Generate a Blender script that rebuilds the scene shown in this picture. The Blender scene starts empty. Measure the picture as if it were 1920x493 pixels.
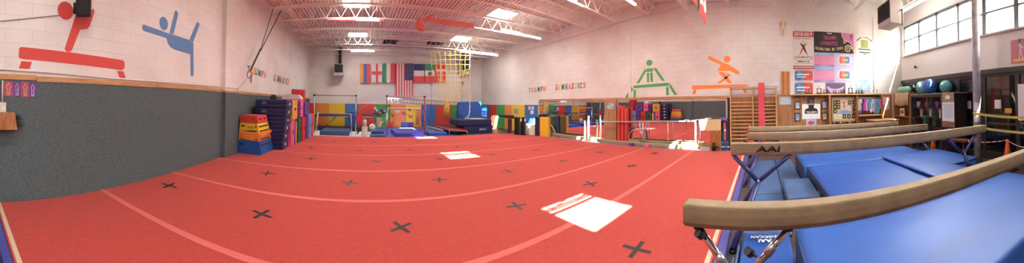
# A gymnastics hall photographed as a wide phone panorama, built object by object.
WORLD, SUN, EXPO = 45.0, 130.0, 0.45
import bpy, bmesh, math, random
from mathutils import Vector, Matrix, Euler
random.seed(7)
SC = bpy.context.scene
COL = SC.collection
PI = math.pi
V = Vector

# ------------------------------------------------------------------ camera
# A phone panorama: a cylindrical camera, 476 px per radian, for a 1920 x 493 frame.
F, YC = 476.233, 187.4327
CZ = 1.72
def _rot(tx, ty, yaw):
    return Matrix.Rotation(yaw, 3, 'Z') @ Matrix.Rotation(ty, 3, 'Y') @ Matrix.Rotation(tx, 3, 'X')
RC = _rot(.0135, -.0140, -.0450)
EYE = V((0, 0, CZ))
def ray(x, y):
    u = (x-700)/F
    return RC @ V((math.sin(u), math.cos(u), -(y-YC)/F))
def PZ(x, y, z):
    d = ray(x, y); t = (z-CZ)/d.z; return V((d.x*t, d.y*t, z))
def PX(x, y, X):
    d = ray(x, y); t = X/d.x; return V((X, d.y*t, CZ+d.z*t))
def PY(x, y, Y):
    d = ray(x, y); t = Y/d.y; return V((d.x*t, Y, CZ+d.z*t))
def PR(x, y, r):
    d = ray(x, y); t = r/math.hypot(d.x, d.y); return V((d.x*t, d.y*t, CZ+d.z*t))
def rng(p): return math.hypot(p[0], p[1])

cd = bpy.data.cameras.new('camera')
cd.type = 'PANO'; cd.panorama_type = 'CENTRAL_CYLINDRICAL'
cd.central_cylindrical_range_u_min = -700/F; cd.central_cylindrical_range_u_max = 1220/F
cd.central_cylindrical_range_v_min = (YC-493)/F; cd.central_cylindrical_range_v_max = YC/F
cd.central_cylindrical_radius = 1; cd.clip_start = .02; cd.clip_end = 500
cam = bpy.data.objects.new('camera', cd); COL.objects.link(cam)
cam.matrix_world = Matrix.Translation(EYE) @ (RC @ Matrix(((1,0,0),(0,0,-1),(0,1,0)))).to_4x4()
SC.camera = cam

# ------------------------------------------------------------------ room numbers (metres)
XL, XR, YF, YW, ZC = -3.82, 9.25, 18.2, -5.74, 5.72
FZ = .12                       # top of the red spring floor

# ------------------------------------------------------------------ materials
MATS = {}
def mat(name, col, rough=.6, metal=0., bump=0., bscale=60., var=0., vscale=6., spec=.5, sheen=0., coat=0., tr=0.):
    if name in MATS: return MATS[name]
    m = bpy.data.materials.new(name); m.use_nodes = True
    nt = m.node_tree; b = nt.nodes['Principled BSDF']
    c = (*col, 1)
    b.inputs['Base Color'].default_value = c
    b.inputs['Roughness'].default_value = rough
    b.inputs['Metallic'].default_value = metal
    b.inputs['Specular IOR Level'].default_value = spec
    if sheen: b.inputs['Sheen Weight'].default_value = sheen
    if coat:
        b.inputs['Coat Weight'].default_value = coat; b.inputs['Coat Roughness'].default_value = .25
    if var or bump:
        tc = nt.nodes.new('ShaderNodeTexCoord')
    if var:
        n = nt.nodes.new('ShaderNodeTexNoise'); n.inputs['Scale'].default_value = vscale; n.inputs['Detail'].default_value = 6
        nt.links.new(tc.outputs['Object'], n.inputs['Vector'])
        r = nt.nodes.new('ShaderNodeValToRGB')
        r.color_ramp.elements[0].position = .3; r.color_ramp.elements[1].position = .7
        r.color_ramp.elements[0].color = (*[max(0, k*(1-var)) for k in col], 1)
        r.color_ramp.elements[1].color = (*[min(1, k*(1+var*.6)) for k in col], 1)
        nt.links.new(n.outputs['Fac'], r.inputs['Fac']); nt.links.new(r.outputs['Color'], b.inputs['Base Color'])
    if bump:
        n2 = nt.nodes.new('ShaderNodeTexNoise'); n2.inputs['Scale'].default_value = bscale; n2.inputs['Detail'].default_value = 4
        nt.links.new(tc.outputs['Object'], n2.inputs['Vector'])
        bp = nt.nodes.new('ShaderNodeBump'); bp.inputs['Strength'].default_value = bump; bp.inputs['Distance'].default_value = .02
        nt.links.new(n2.outputs['Fac'], bp.inputs['Height']); nt.links.new(bp.outputs['Normal'], b.inputs['Normal'])
    MATS[name] = m
    return m

def block_mat(name, axis, col, dark=.72):
    """painted concrete block: courses 0.2 m, blocks 0.4 m; axis = which world axis runs along the wall"""
    m = bpy.data.materials.new(name); m.use_nodes = True
    nt = m.node_tree; b = nt.nodes['Principled BSDF']; N = nt.nodes.new; L = nt.links.new
    g = N('ShaderNodeNewGeometry'); s = N('ShaderNodeSeparateXYZ'); c = N('ShaderNodeCombineXYZ')
    L(g.outputs['Position'], s.inputs[0]); L(s.outputs[axis], c.inputs['X']); L(s.outputs['Z'], c.inputs['Y'])
    t = N('ShaderNodeTexBrick'); L(c.outputs[0], t.inputs['Vector'])
    t.inputs['Scale'].default_value = 1; t.inputs['Brick Width'].default_value = .42; t.inputs['Row Height'].default_value = .212
    t.inputs['Mortar Size'].default_value = .005; t.inputs['Mortar Smooth'].default_value = .6
    t.inputs['Color1'].default_value = (*col, 1); t.inputs['Color2'].default_value = (*[k*.955 for k in col], 1)
    t.inputs['Mortar'].default_value = (*[k*dark for k in col], 1); t.inputs['Bias'].default_value = 0
    n = N('ShaderNodeTexNoise'); n.inputs['Scale'].default_value = .9; n.inputs['Detail'].default_value = 5
    L(g.outputs['Position'], n.inputs['Vector'])
    r = N('ShaderNodeValToRGB'); r.color_ramp.elements[0].position = .35; r.color_ramp.elements[1].position = .6
    r.color_ramp.elements[0].color = (.9, .88, .86, 1); r.color_ramp.elements[1].color = (1, 1, 1, 1)
    L(n.outputs['Fac'], r.inputs['Fac'])
    mx = N('ShaderNodeMix'); mx.data_type = 'RGBA'; mx.blend_type = 'MULTIPLY'; mx.inputs[0].default_value = 1
    L(t.outputs['Color'], mx.inputs[6]); L(r.outputs['Color'], mx.inputs[7]); L(mx.outputs[2], b.inputs['Base Color'])
    bp = N('ShaderNodeBump'); bp.inputs['Strength'].default_value = .5; bp.inputs['Distance'].default_value = .012; bp.invert = True
    n2 = N('ShaderNodeTexNoise'); n2.inputs['Scale'].default_value = 45; L(g.outputs['Position'], n2.inputs['Vector'])
    ad = N('ShaderNodeMath'); ad.operation = 'MULTIPLY_ADD'; ad.inputs[1].default_value = .12
    L(n2.outputs['Fac'], ad.inputs[0]); L(t.outputs['Fac'], ad.inputs[2]); L(ad.outputs[0], bp.inputs['Height'])
    L(bp.outputs['Normal'], b.inputs['Normal']); b.inputs['Roughness'].default_value = .62
    return m

def wood_mat(name, c1, c2, axis='Z', scale=3., rough=.45, coat=0.):
    m = bpy.data.materials.new(name); m.use_nodes = True
    nt = m.node_tree; b = nt.nodes['Principled BSDF']; N = nt.nodes.new; L = nt.links.new
    g = N('ShaderNodeNewGeometry'); mp = N('ShaderNodeMapping')
    sc = {'X': (.12, 1, 1), 'Y': (1, .12, 1), 'Z': (1, 1, .12)}[axis]
    mp.inputs['Scale'].default_value = [k*scale*6 for k in sc]
    L(g.outputs['Position'], mp.inputs['Vector'])
    n = N('ShaderNodeTexNoise'); n.inputs['Scale'].default_value = 1; n.inputs['Detail'].default_value = 8; n.inputs['Distortion'].default_value = .8
    L(mp.outputs[0], n.inputs['Vector'])
    r = N('ShaderNodeValToRGB'); r.color_ramp.elements[0].position = .32; r.color_ramp.elements[1].position = .68
    r.color_ramp.elements[0].color = (*c1, 1); r.color_ramp.elements[1].color = (*c2, 1)
    L(n.outputs['Fac'], r.inputs['Fac']); L(r.outputs['Color'], b.inputs['Base Color'])
    b.inputs['Roughness'].default_value = rough
    if coat: b.inputs['Coat Weight'].default_value = coat
    return m

def emit(name, col, s):
    m = bpy.data.materials.new(name); m.use_nodes = True
    nt = m.node_tree; b = nt.nodes['Principled BSDF']
    b.inputs['Base Color'].default_value = (*col, 1); b.inputs['Emission Color'].default_value = (*col, 1); b.inputs['Emission Strength'].default_value = s
    return m

# ------------------------------------------------------------------ mesh builder
class MB:
    def __init__(s): s.bm = bmesh.new(); s.mi = 0
    def _new(s, n0, smooth):
        for f in list(s.bm.faces)[n0:]:
            f.material_index = s.mi; f.smooth = smooth
    def box(s, x0, x1, y0, y1, z0, z1, bev=0., seg=2):
        return s.obox(((x0+x1)/2, (y0+y1)/2, (z0+z1)/2), (abs(x1-x0), abs(y1-y0), abs(z1-z0)), None, bev, seg)
    def obox(s, c, size, rot=None, bev=0., seg=2):
        R = rot.to_4x4() if isinstance(rot, Matrix) else (Euler(rot).to_matrix().to_4x4() if rot else Matrix.Identity(4))
        t = bmesh.new(); bmesh.ops.create_cube(t, size=1, matrix=Matrix.Diagonal((*size, 1)))
        if bev > 0:
            bmesh.ops.bevel(t, geom=t.edges[:], offset=min(bev, min(size)*.49), segments=seg, profile=.5, affect='EDGES')
        bmesh.ops.transform(t, matrix=Matrix.Translation(c) @ R, verts=t.verts)
        s.merge(t, bev > 0 and seg > 1); return s
    def merge(s, t, smooth=False):
        mp = {}
        for v in t.verts: mp[v] = s.bm.verts.new(v.co)
        for f in t.faces:
            try: g = s.bm.faces.new([mp[v] for v in f.verts])
            except ValueError: continue
            g.material_index = s.mi; g.smooth = smooth and False
        t.free()
    def hexa(s, pts):
        """8 corners: bottom 4 then top 4"""
        v = [s.bm.verts.new(p) for p in pts]
        for q in ((3,2,1,0),(4,5,6,7),(0,1,5,4),(1,2,6,5),(2,3,7,6),(3,0,4,7)):
            f = s.bm.faces.new([v[i] for i in q]); f.material_index = s.mi
        return s
    def prism(s, pts, vec):
        vec = V(vec); a = [s.bm.verts.new(p) for p in pts]; b = [s.bm.verts.new(V(p)+vec) for p in pts]
        fs = [s.bm.faces.new(a), s.bm.faces.new(b[::-1])]
        n = len(pts)
        for i in range(n): fs.append(s.bm.faces.new([a[i], b[i], b[(i+1) % n], a[(i+1) % n]]))
        for f in fs: f.material_index = s.mi
        return s
    def quad(s, *pts):
        f = s.bm.faces.new([s.bm.verts.new(p) for p in pts]); f.material_index = s.mi; return s
    def tube(s, pts, r, n=8, closed=False, cap=True, smooth=True):
        pts = [V(p) for p in pts]; m = len(pts); rings = []; up = None
        rr = r if isinstance(r, (list, tuple)) else [r]*m
        for i, p in enumerate(pts):
            if closed: d = pts[(i+1) % m]-pts[i-1]
            else: d = (pts[min(i+1, m-1)]-pts[max(i-1, 0)])
            d.normalize()
            if up is None: up = V((0, 0, 1)) if abs(d.z) < .9 else V((1, 0, 0))
            a = d.cross(up)
            if a.length < 1e-4: a = d.cross(V((1, .3, 0)))
            a.normalize(); b = a.cross(d).normalized(); up = b
            rings.append([s.bm.verts.new(p+a*rr[i]*math.cos(2*PI*k/n)+b*rr[i]*math.sin(2*PI*k/n)) for k in range(n)])
        for i in range(m if closed else m-1):
            A, B = rings[i], rings[(i+1) % m]
            for k in range(n):
                f = s.bm.faces.new([A[k], A[(k+1) % n], B[(k+1) % n], B[k]]); f.material_index = s.mi; f.smooth = smooth
        if cap and not closed:
            for rg in (rings[0][::-1], rings[-1]):
                f = s.bm.faces.new(rg); f.material_index = s.mi
        return s
    def bar(s, p, q, w, h, bev=0.):
        """rectangular bar between two points"""
        p, q = V(p), V(q); d = q-p; L = d.length; d.normalize()
        up = V((0, 0, 1)) if abs(d.z) < .95 else V((0, 1, 0))
        a = d.cross(up).normalized(); b = a.cross(d).normalized()
        R = Matrix((a, d, b)).transposed()
        return s.obox((p+q)/2, (w, L, h), R, bev)
    def lathe(s, prof, c, n=24, axis='Z', smooth=True):
        c = V(c); rings = []
        for r, h in prof:
            ring = []
            for k in range(n):
                a = 2*PI*k/n; x, y = r*math.cos(a), r*math.sin(a)
                p = {'Z': V((x, y, h)), 'X': V((h, x, y)), 'Y': V((x, h, y))}[axis]
                ring.append(s.bm.verts.new(c+p))
            rings.append(ring)
        for A, B in zip(rings, rings[1:]):
            for k in range(n):
                f = s.bm.faces.new([A[k], A[(k+1) % n], B[(k+1) % n], B[k]]); f.material_index = s.mi; f.smooth = smooth
        for rg in (rings[0][::-1], rings[-1]):
            f = s.bm.faces.new(rg); f.material_index = s.mi
        return s
    def sphere(s, c, r, sc=(1, 1, 1), u=20, v=12):
        t = bmesh.new(); bmesh.ops.create_uvsphere(t, u_segments=u, v_segments=v, radius=r)
        bmesh.ops.transform(t, matrix=Matrix.Translation(c) @ Matrix.Diagonal((*sc, 1)), verts=t.verts)
        n0 = len(s.bm.faces); s.merge(t); s.bm.faces.ensure_lookup_table()
        for f in s.bm.faces[n0:]: f.smooth = True
        return s
    def ellipse(s, c, a, b, vec, n=28):
        """flat disc with half-axis vectors a and b, thickened by vec"""
        c, a, b = V(c), V(a), V(b)
        return s.prism([c+a*math.cos(2*PI*k/n)+b*math.sin(2*PI*k/n) for k in range(n)], vec)

def wloc(o):
    p = V((0, 0, 0))
    while o is not None: p = p+o.location; o = o.parent
    return p
def O(name, mb, m, parent=None, fix=True):
    """one mesh object from a builder (built in world coordinates)"""
    me = bpy.data.meshes.new(name)
    if fix: bmesh.ops.recalc_face_normals(mb.bm, faces=mb.bm.faces[:])
    if parent is not None:
        bmesh.ops.translate(mb.bm, vec=-wloc(parent), verts=mb.bm.verts)
    mb.bm.to_mesh(me); mb.bm.free()
    for k in (m if isinstance(m, (list, tuple)) else [m]): me.materials.append(k)
    o = bpy.data.objects.new(name, me); COL.objects.link(o)
    if parent is not None: o.parent = parent
    return o
def words_(s):
    for a, b in (('left wall', 'carpeted wall'), ('right wall', 'mirror wall')): s = s.replace(a, b)
    return s
def tag(o, label, cat, group=None, kind=None):
    label = words_(label)
    o['label'] = label; o['category'] = cat
    if group: o['group'] = group
    if kind: o['kind'] = kind
    return o
def T(name, label, cat, loc=(0, 0, 0), group=None):
    o = bpy.data.objects.new(name, None); COL.objects.link(o); o.location = loc; o.empty_display_size = .1
    return tag(o, label, cat, group)
def S(name, mb, m, parent=None):
    o = O(name, mb, m, parent)
    if parent is None: o['kind'] = 'structure'
    return o
def dup(root, loc, label, group=None):
    r = root.copy(); COL.objects.link(r); r.location = loc; r['label'] = label
    if group: r['group'] = group
    for ch in list(root.children):
        c = ch.copy(); COL.objects.link(c); c.parent = r
        for g in list(ch.children):
            d = g.copy(); COL.objects.link(d); d.parent = c
    return r
def part_label(o, label): o['label'] = label; return o

def text(s, org, right, up, m, parent, w=None, h=None, name='lettering', ext=.002, center=True, bold=0., space=1., shear=0., nrm_off=.002):
    """lettering as flat mesh: org = centre of the text, right / up = unit vectors on the surface"""
    cu = bpy.data.curves.new('t', 'FONT'); cu.body = s; cu.extrude = 0; cu.offset = bold; cu.space_character = space; cu.shear = shear
    cu.resolution_u = 3
    ob = bpy.data.objects.new('t', cu); COL.objects.link(ob)
    dg = bpy.context.evaluated_depsgraph_get(); me = bpy.data.meshes.new_from_object(ob.evaluated_get(dg))
    bpy.data.objects.remove(ob); bpy.data.curves.remove(cu)
    xs = [v.co.x for v in me.vertices]; ys = [v.co.y for v in me.vertices]
    x0, x1, y0, y1 = min(xs), max(xs), min(ys), max(ys)
    sy = (h/(y1-y0)) if h else None; sx = (w/(x1-x0)) if w else None
    sx = sx or sy; sy = sy or sx
    right, up = V(right).normalized(), V(up).normalized(); nrm = right.cross(up); org = V(org)
    bm = bmesh.new(); bm.from_mesh(me); bpy.data.meshes.remove(me)
    for v in bm.verts:
        v.co = org+right*((v.co.x-(x0+x1)/2)*sx)+up*((v.co.y-(y0+y1)/2)*sy)+nrm*nrm_off
    mb = MB(); mb.bm.free(); mb.bm = bm
    ex = bmesh.ops.extrude_face_region(bm, geom=bm.faces[:])
    bmesh.ops.translate(bm, vec=nrm*ext, verts=[g for g in ex['geom'] if isinstance(g, bmesh.types.BMVert)])
    return O(name, mb, m, parent)

UP = V((0, 0, 1))
RIGHT = {'L': V((0, 1, 0)), 'R': V((0, -1, 0)), 'F': V((1, 0, 0)), 'W': V((-1, 0, 0))}
NRM = {'L': V((1, 0, 0)), 'R': V((-1, 0, 0)), 'F': V((0, -1, 0)), 'W': V((0, 1, 0))}
def on(w, x, y, off=0.):
    if w == 'L': return PX(x, y, XL+off)
    if w == 'R': return PX(x, y, XR-off)
    if w == 'F': return PY(x, y, YF-off)
    return PY(x, y, YW+off)
def rect(w, x0, y0, x1, y1, off=0.):
    """upright rectangle on a wall from two pixel corners: (centre, width, height)"""
    a, b = on(w, x0, y0, off), on(w, x1, y1, off); a2, b2 = on(w, x1, y0, off), on(w, x0, y1, off)
    c = (a+b+a2+b2)/4; r = RIGHT[w]
    wd = abs(((a2+b)/2-(a+b2)/2).dot(r)); ht = abs(((a+a2)/2-(b+b2)/2).z)
    return c, wd, ht
def plate(mb, w, c, wd, ht, th, bev=0.):
    """board standing off wall w, back face on c"""
    r, n = RIGHT[w], NRM[w]; R = Matrix((r, n, UP)).transposed()
    return mb.obox(c+n*th/2, (wd, th, ht), R, bev)
M = {}
M['wallY'] = block_mat('painted_block_side', 'Y', (.80, .775, .75), .84)
M['wallX'] = block_mat('painted_block_end', 'X', (.80, .775, .75), .84)
M['upper'] = mat('white_plaster', (.80, .78, .76), .7, bump=.1, bscale=20)
M['ground'] = mat('brown_ground', (.075, .055, .045), .55, var=.35, vscale=3, bump=.15, bscale=40)
M['greycarpet'] = mat('grey_wall_carpet', (.13, .172, .182), .95, bump=.9, bscale=160, var=.3, vscale=38, spec=.1)
M['redcarpet'] = mat('red_floor_carpet', (.50, .050, .038), .92, bump=.6, bscale=220, var=.13, vscale=18, spec=.15, sheen=.12)
M['seam'] = mat('pale_seam_strip', (.60, .135, .125), .9, spec=.1)
M['cream'] = mat('cream_edging', (.62, .47, .33), .85)
M['tape'] = mat('black_tape', (.012, .010, .010), .55)
M['edgeblue'] = mat('violet_blue_foam', (.055, .06, .26), .6)
M['deck'] = mat('steel_deck', (.82, .79, .74), .6, var=.08, vscale=.7)
M['joist'] = mat('cream_joist_paint', (.86, .83, .76), .5, var=.08, vscale=3)
M['railwood'] = wood_mat('rail_wood', (.36, .18, .075), (.56, .31, .14), 'Y', 3)
M['panelwood'] = wood_mat('plywood', (.25, .105, .04), (.42, .20, .085), 'Z', 2.2)
M['pillarwood'] = wood_mat('pillar_wood', (.28, .13, .06), (.46, .24, .12), 'Z', 2)
M['barwood'] = wood_mat('wallbar_wood', (.50, .29, .12), (.66, .42, .20), 'Y', 3, .4)
M['darkwood'] = wood_mat('block_wood', (.20, .07, .025), (.42, .17, .06), 'Z', 3, .35)
M['suede'] = mat('tan_suede', (.36, .275, .165), .93, bump=.4, bscale=240, var=.18, vscale=7, spec=.1, sheen=.2)
M['chrome'] = mat('chrome', (.75, .75, .76), .12, 1.)
M['steel'] = mat('brushed_steel', (.55, .55, .56), .35, 1.)
M['black'] = mat('black_plastic', (.012, .012, .014), .4)
M['blackmat'] = mat('black_matte', (.02, .018, .018), .8)
M['navysteel'] = mat('navy_enamel', (.025, .035, .16), .3)
M['bluevinyl'] = mat('blue_vinyl', (.010, .075, .34), .42, bump=.12, bscale=5, var=.10, vscale=2.2)
M['bluevinyl2'] = mat('blue_vinyl_soft', (.013, .088, .37), .48, bump=.12, bscale=5, var=.10, vscale=2)
M['paleblue'] = mat('dusty_blue_mat', (.04, .10, .235), .5, bump=.08, bscale=9, var=.12, vscale=3)
M['navyvinyl'] = mat('navy_vinyl', (.012, .018, .085), .42, bump=.15, bscale=7)
M['royal'] = mat('royal_blue_vinyl', (.03, .065, .36), .42, bump=.1, bscale=6)
M['white'] = mat('white_paint', (.80, .79, .77), .5)
M['paper'] = mat('white_paper', (.80, .79, .78), .8)
M['offwhite'] = mat('off_white', (.66, .62, .55), .6)
M['red'] = mat('red_vinyl', (.55, .025, .03), .45, bump=.1, bscale=8)
M['muralred'] = mat('mural_red', (.56, .055, .045), .6)
M['muralblue'] = mat('mural_blue', (.085, .20, .42), .6)
M['muralgreen'] = mat('mural_green', (.07, .35, .10), .6)
M['muralorange'] = mat('mural_orange', (.86, .25, .055), .6)
M['orange'] = mat('orange_vinyl', (.80, .25, .05), .5, bump=.1, bscale=8)
M['yellow'] = mat('yellow_vinyl', (.85, .53, .04), .5, bump=.1, bscale=8)
M['green'] = mat('green_vinyl', (.05, .32, .06), .5, bump=.1, bscale=8)
M['padblue'] = mat('pad_blue', (.05, .15, .38), .5, bump=.1, bscale=8)
M['padred'] = mat('pad_red', (.60, .06, .045), .5, bump=.1, bscale=8)
M['dkgreen'] = mat('dark_green_vinyl', (.02, .09, .06), .5)
M['pink'] = mat('pink_vinyl', (.75, .12, .27), .5)
M['purple'] = mat('purple_vinyl', (.12, .04, .26), .5)
M['ltblue'] = mat('light_blue_vinyl', (.16, .33, .62), .5)
M['gold'] = mat('ochre_vinyl', (.66, .33, .07), .5)
M['cone'] = mat('cone_orange', (.88, .16, .04), .5)
M['mirror'] = mat('mirror_silver', (.86, .87, .87), .0, 1.)
M['frame'] = mat('dark_bronze_frame', (.028, .024, .022), .4)
M['winframe'] = mat('window_grey_frame', (.10, .115, .125), .4)
M['sill'] = mat('sill_grey', (.40, .37, .34), .7)
M['darkpane'] = mat('dark_glass', (.008, .008, .009), .03, spec=.9)
M['rope'] = mat('white_rope', (.75, .72, .66), .9)
M['netyellow'] = mat('yellow_rope', (.86, .62, .10), .8)
M['tan'] = mat('tan_vinyl', (.58, .43, .24), .6)
M['column'] = mat('worn_column_paint', (.45, .44, .44), .6, var=.35, vscale=5)
M['heater'] = mat('heater_enamel', (.48, .43, .40), .5)
M['tape_y'] = mat('caution_yellow', (.70, .55, .08), .5)
M['ball_teal'] = mat('teal_ball', (.10, .36, .38), .3)
M['ball_mint'] = mat('mint_ball', (.25, .62, .48), .35)
M['ball_blue'] = mat('blue_ball', (.03, .10, .38), .25)
M['beige'] = mat('beige_cloth', (.55, .40, .28), .9, bump=.3, bscale=30)
M['fluoro'] = emit('fluorescent_tube', (1., .93, .86), 48.0)
M['lampbody'] = mat('lamp_housing', (.72, .70, .68), .5)
M['maroon'] = mat('maroon_print', (.36, .06, .07), .6)
M['skin'] = mat('wood_figure', (.70, .52, .34), .6)
def glass(name):
    m = bpy.data.materials.new(name); m.use_nodes = True; nt = m.node_tree
    for n in list(nt.nodes):
        if n.type == 'BSDF_PRINCIPLED': nt.nodes.remove(n)
    t = nt.nodes.new('ShaderNodeBsdfTransparent'); g = nt.nodes.new('ShaderNodeBsdfGlossy'); g.inputs['Roughness'].default_value = .02
    lw = nt.nodes.new('ShaderNodeLayerWeight'); lw.inputs['Blend'].default_value = .5
    pw = nt.nodes.new('ShaderNodeMath'); pw.operation = 'POWER'; pw.inputs[1].default_value = 4; nt.links.new(lw.outputs['Facing'], pw.inputs[0])
    f = nt.nodes.new('ShaderNodeMath'); f.operation = 'MULTIPLY_ADD'; f.inputs[1].default_value = .5; f.inputs[2].default_value = .03; nt.links.new(pw.outputs[0], f.inputs[0])
    mx = nt.nodes.new('ShaderNodeMixShader'); t.inputs['Color'].default_value = (.96, .97, .97, 1)
    nt.links.new(f.outputs[0], mx.inputs[0]); nt.links.new(t.outputs[0], mx.inputs[1]); nt.links.new(g.outputs[0], mx.inputs[2])
    nt.links.new(mx.outputs[0], nt.nodes['Material Output'].inputs[0])
    return m
M['glass'] = glass('clear_glass')
# ================================================================== THE ROOM
mb = MB(); mb.box(XL-.3, XR+.3, YW-.3, YF+.3, -.25, 0)
S('floor', mb, M['ground'])
GZ = 0.0

# --- left wall: painted block above, grey carpet below, wood rail between
mb = MB(); mb.box(XL-.25, XL, YW-.3, YF+.3, 0, ZC+.3)
wl = S('wall_left', mb, M['wallY'])
PIL0, PIL1, PILD = 6.17, 6.92, .13
mb = MB(); mb.box(XL, XL+PILD, PIL0, PIL1, 1.98, ZC+.02)
S('pilaster', mb, M['wallY'], wl)
RZ = 1.99
mb = MB(); mb.box(XL, XL+.025, YW, PIL0, 0, RZ); S('carpet_covering', mb, M['greycarpet'], wl)
mb = MB(); mb.box(XL, XL+PILD+.025, PIL0, PIL1+.02, 0, RZ); S('pilaster_carpet', mb, M['greycarpet'], wl)
mb = MB(); mb.box(XL, XL+.025, PIL1+.02, YF, 0, RZ-.03); S('carpet_covering', mb, M['greycarpet'], wl)
for y0, y1, z in ((YW, on('L', 68, 150).y, 1.985), (on('L', 68, 150).y, on('L', 291, 165).y, 1.965), (on('L', 291, 165).y, PIL0, 1.975), (PIL1+.02, YF, 1.955)):
    mb = MB(); mb.box(XL, XL+.035, y0+.003, y1-.003, z, z+.085, .004)
    S('wood_rail', mb, M['railwood'], wl)
mb = MB(); mb.box(XL, XL+PILD+.03, PIL0-.005, PIL1+.025, 1.965, 2.02, .004); S('pilaster_rail', mb, M['railwood'], wl)

# --- far wall
mb = MB(); mb.box(XL-.3, XR+.3, YF, YF+.25, 0, ZC+.3)
wf = S('wall_far', mb, M['wallX'])
# --- right wall
mb = MB(); mb.box(XR, XR+.25, YW-.3, YF+.3, 0, ZC+.3)
wr = S('wall_right', mb, M['wallY'])
for x in (1181, 1434):            # shallow pilasters between the wall bays
    y = on('R', x, 100).y
    mb = MB(); mb.box(XR-.025, XR, y-.06, y+.06, 2.02, ZC); S('pilaster', mb, M['wallY'], wr)
# wood rail above the mirrors
yr0 = on('R', 1366, 182).y; yr1 = on('R', 935, 195).y
mb = MB(); mb.box(XR-.05, XR, yr0, on('R', 1012, 195).y, 1.93, 2.03, .006)
S('trim_1', mb, M['railwood'])
# --- back-right wall with the windows and the glazed shop front
WX = [9.08, 8.0, 6.92, 5.83, 4.72, 3.60, 2.5, 1.4]  # bays past the edge of the view are added to let in daylight
SZ, HZ, DZ = 3.60, 4.86, 2.58
mb = MB()
mb.box(XL-.3, .9, YW-.25, YW, 0, ZC+.3)                       # solid beyond the picture
mb.box(.9, XR+.3, YW-.25, YW, HZ, ZC+.3)
mb.box(.9, XR+.3, YW-.25, YW, DZ, SZ)
mb.box(WX[0], XR+.3, YW-.25, YW, SZ, HZ); mb.box(.9, 1.4, YW-.25, YW, SZ, HZ)
ww = S('wall_back', mb, M['upper'])
mb = MB(); mb.box(.9, XR, YW-.08, YW+.03, DZ-.13, DZ+.02, .01); S('lintel', mb, M['frame'], ww)
for n, (xa, xb) in enumerate(zip(WX, WX[1:])):
    w = bpy.data.objects.new('window_%d' % (n+1), None); COL.objects.link(w); w.location = ((xa+xb)/2, YW, SZ); w['kind'] = 'structure'
    y0, y1 = YW-.13, YW-.05
    mb = MB()
    jw = .10 if n in (3, 4) else .05
    mb.box(xa-.05, xa, y0, y1, SZ, HZ); mb.box(xb, xb+jw, y0, y1, SZ, HZ); mb.box(xb, xa, y0, y1, HZ-.09, HZ); mb.box(xb, xa, y0, y1, SZ, SZ+.06)
    S('window_frame', mb, M['winframe'], w)
    mz = (SZ+HZ)/2+.02
    mb = MB(); mb.box(xb, xa, y0+.01, y1+.02, mz-.025, mz+.025); S('meeting_rail', mb, M['winframe'], w)
    mb = MB(); mb.box(xb, xa, y0-.012, y0-.006, SZ, HZ); S('pane', mb, M['glass'], w)
    mb = MB(); mb.box(xb, xa, YW-.1, YW+.06, SZ-.045, SZ+.005, .006); S('sill', mb, M['sill'], w)
# shop front: bronze frames with dark panes
SF = [9.2, 7.5, 5.86, 4.80, 3.62, 2.35, .9]
for n, (xa, xb) in enumerate(zip(SF, SF[1:])):
    d = bpy.data.objects.new('door_%d' % (n+1), None); COL.objects.link(d); d.location = ((xa+xb)/2, YW, 0); d['kind'] = 'structure'
    mb = MB(); y0, y1 = YW-.10, YW-.02
    mb.box(xa-.07, xa, y0, y1, 0, DZ-.1, .006); mb.box(xb, xb+.07, y0, y1, 0, DZ-.1, .006)
    mb.box(xb+.07, xa-.07, y0, y1, 0, .22, .006); mb.box(xb+.07, xa-.07, y0, y1, DZ-.2, DZ-.1, .006)
    mb.box(xb+.07, xa-.07, y0+.01, y1-.01, 1.0, 1.06, .006)
    S('door_frame', mb, M['frame'], d)
    mb = MB(); mb.box(xb+.06, xa-.06, YW-.07, YW-.06, .2, DZ-.18); S('pane', mb, M['darkpane'], d)
    if n in (3, 4):
        mb = MB(); xh = xa-.14; mb.tube([(xh, YW-.02, .95), (xh, YW+.05, .97), (xh, YW+.05, 1.25), (xh, YW-.02, 1.27)], .014)
        S('door_handle', mb, M['steel'], d)
mb = MB(); mb.box(.9, XR+.3, YW-.34, YW-.26, 0, DZ+.1); S('lobby_wall', mb, M['blackmat'])

# --- roof: corrugated steel deck with skylight openings
PITCH = .15
SKA = [(-.25, y) for y in (14.95, 9.98, 5.5, .5)]
SKB = [(5.88, y) for y in (14.2, 9.6, 5.3, .8)]
HX, HY = 8*PITCH/2*.88, .55
def snap(v): return XL-.15+round((v-XL+.15)/PITCH)*PITCH
HOLES = [(snap(x-.525), snap(x+.525), y-HY, y+HY) for x, y in SKA+SKB]
mb = MB(); bm = mb.bm
x = XL-.15
while x < XR+.2:
    cuts = sorted((h[2], h[3]) for h in HOLES if h[0]-1e-4 <= x < h[1]-1e-3)
    ys = [YW-.3]
    for a, b in cuts: ys += [a, b]
    ys.append(YF+.3)
    prof = [(x, ZC), (x+.085, ZC), (x+.095, ZC+.10), (x+.14, ZC+.10), (x+PITCH, ZC)]
    for a, b in zip(ys[::2], ys[1::2]):
        r0 = [bm.verts.new((px, a, pz)) for px, pz in prof]; r1 = [bm.verts.new((px, b, pz)) for px, pz in prof]
        for i in range(4): bm.faces.new([r0[i], r0[i+1], r1[i+1], r1[i]])
    x += PITCH
roof = S('ceiling', mb, M['deck'])
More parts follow.
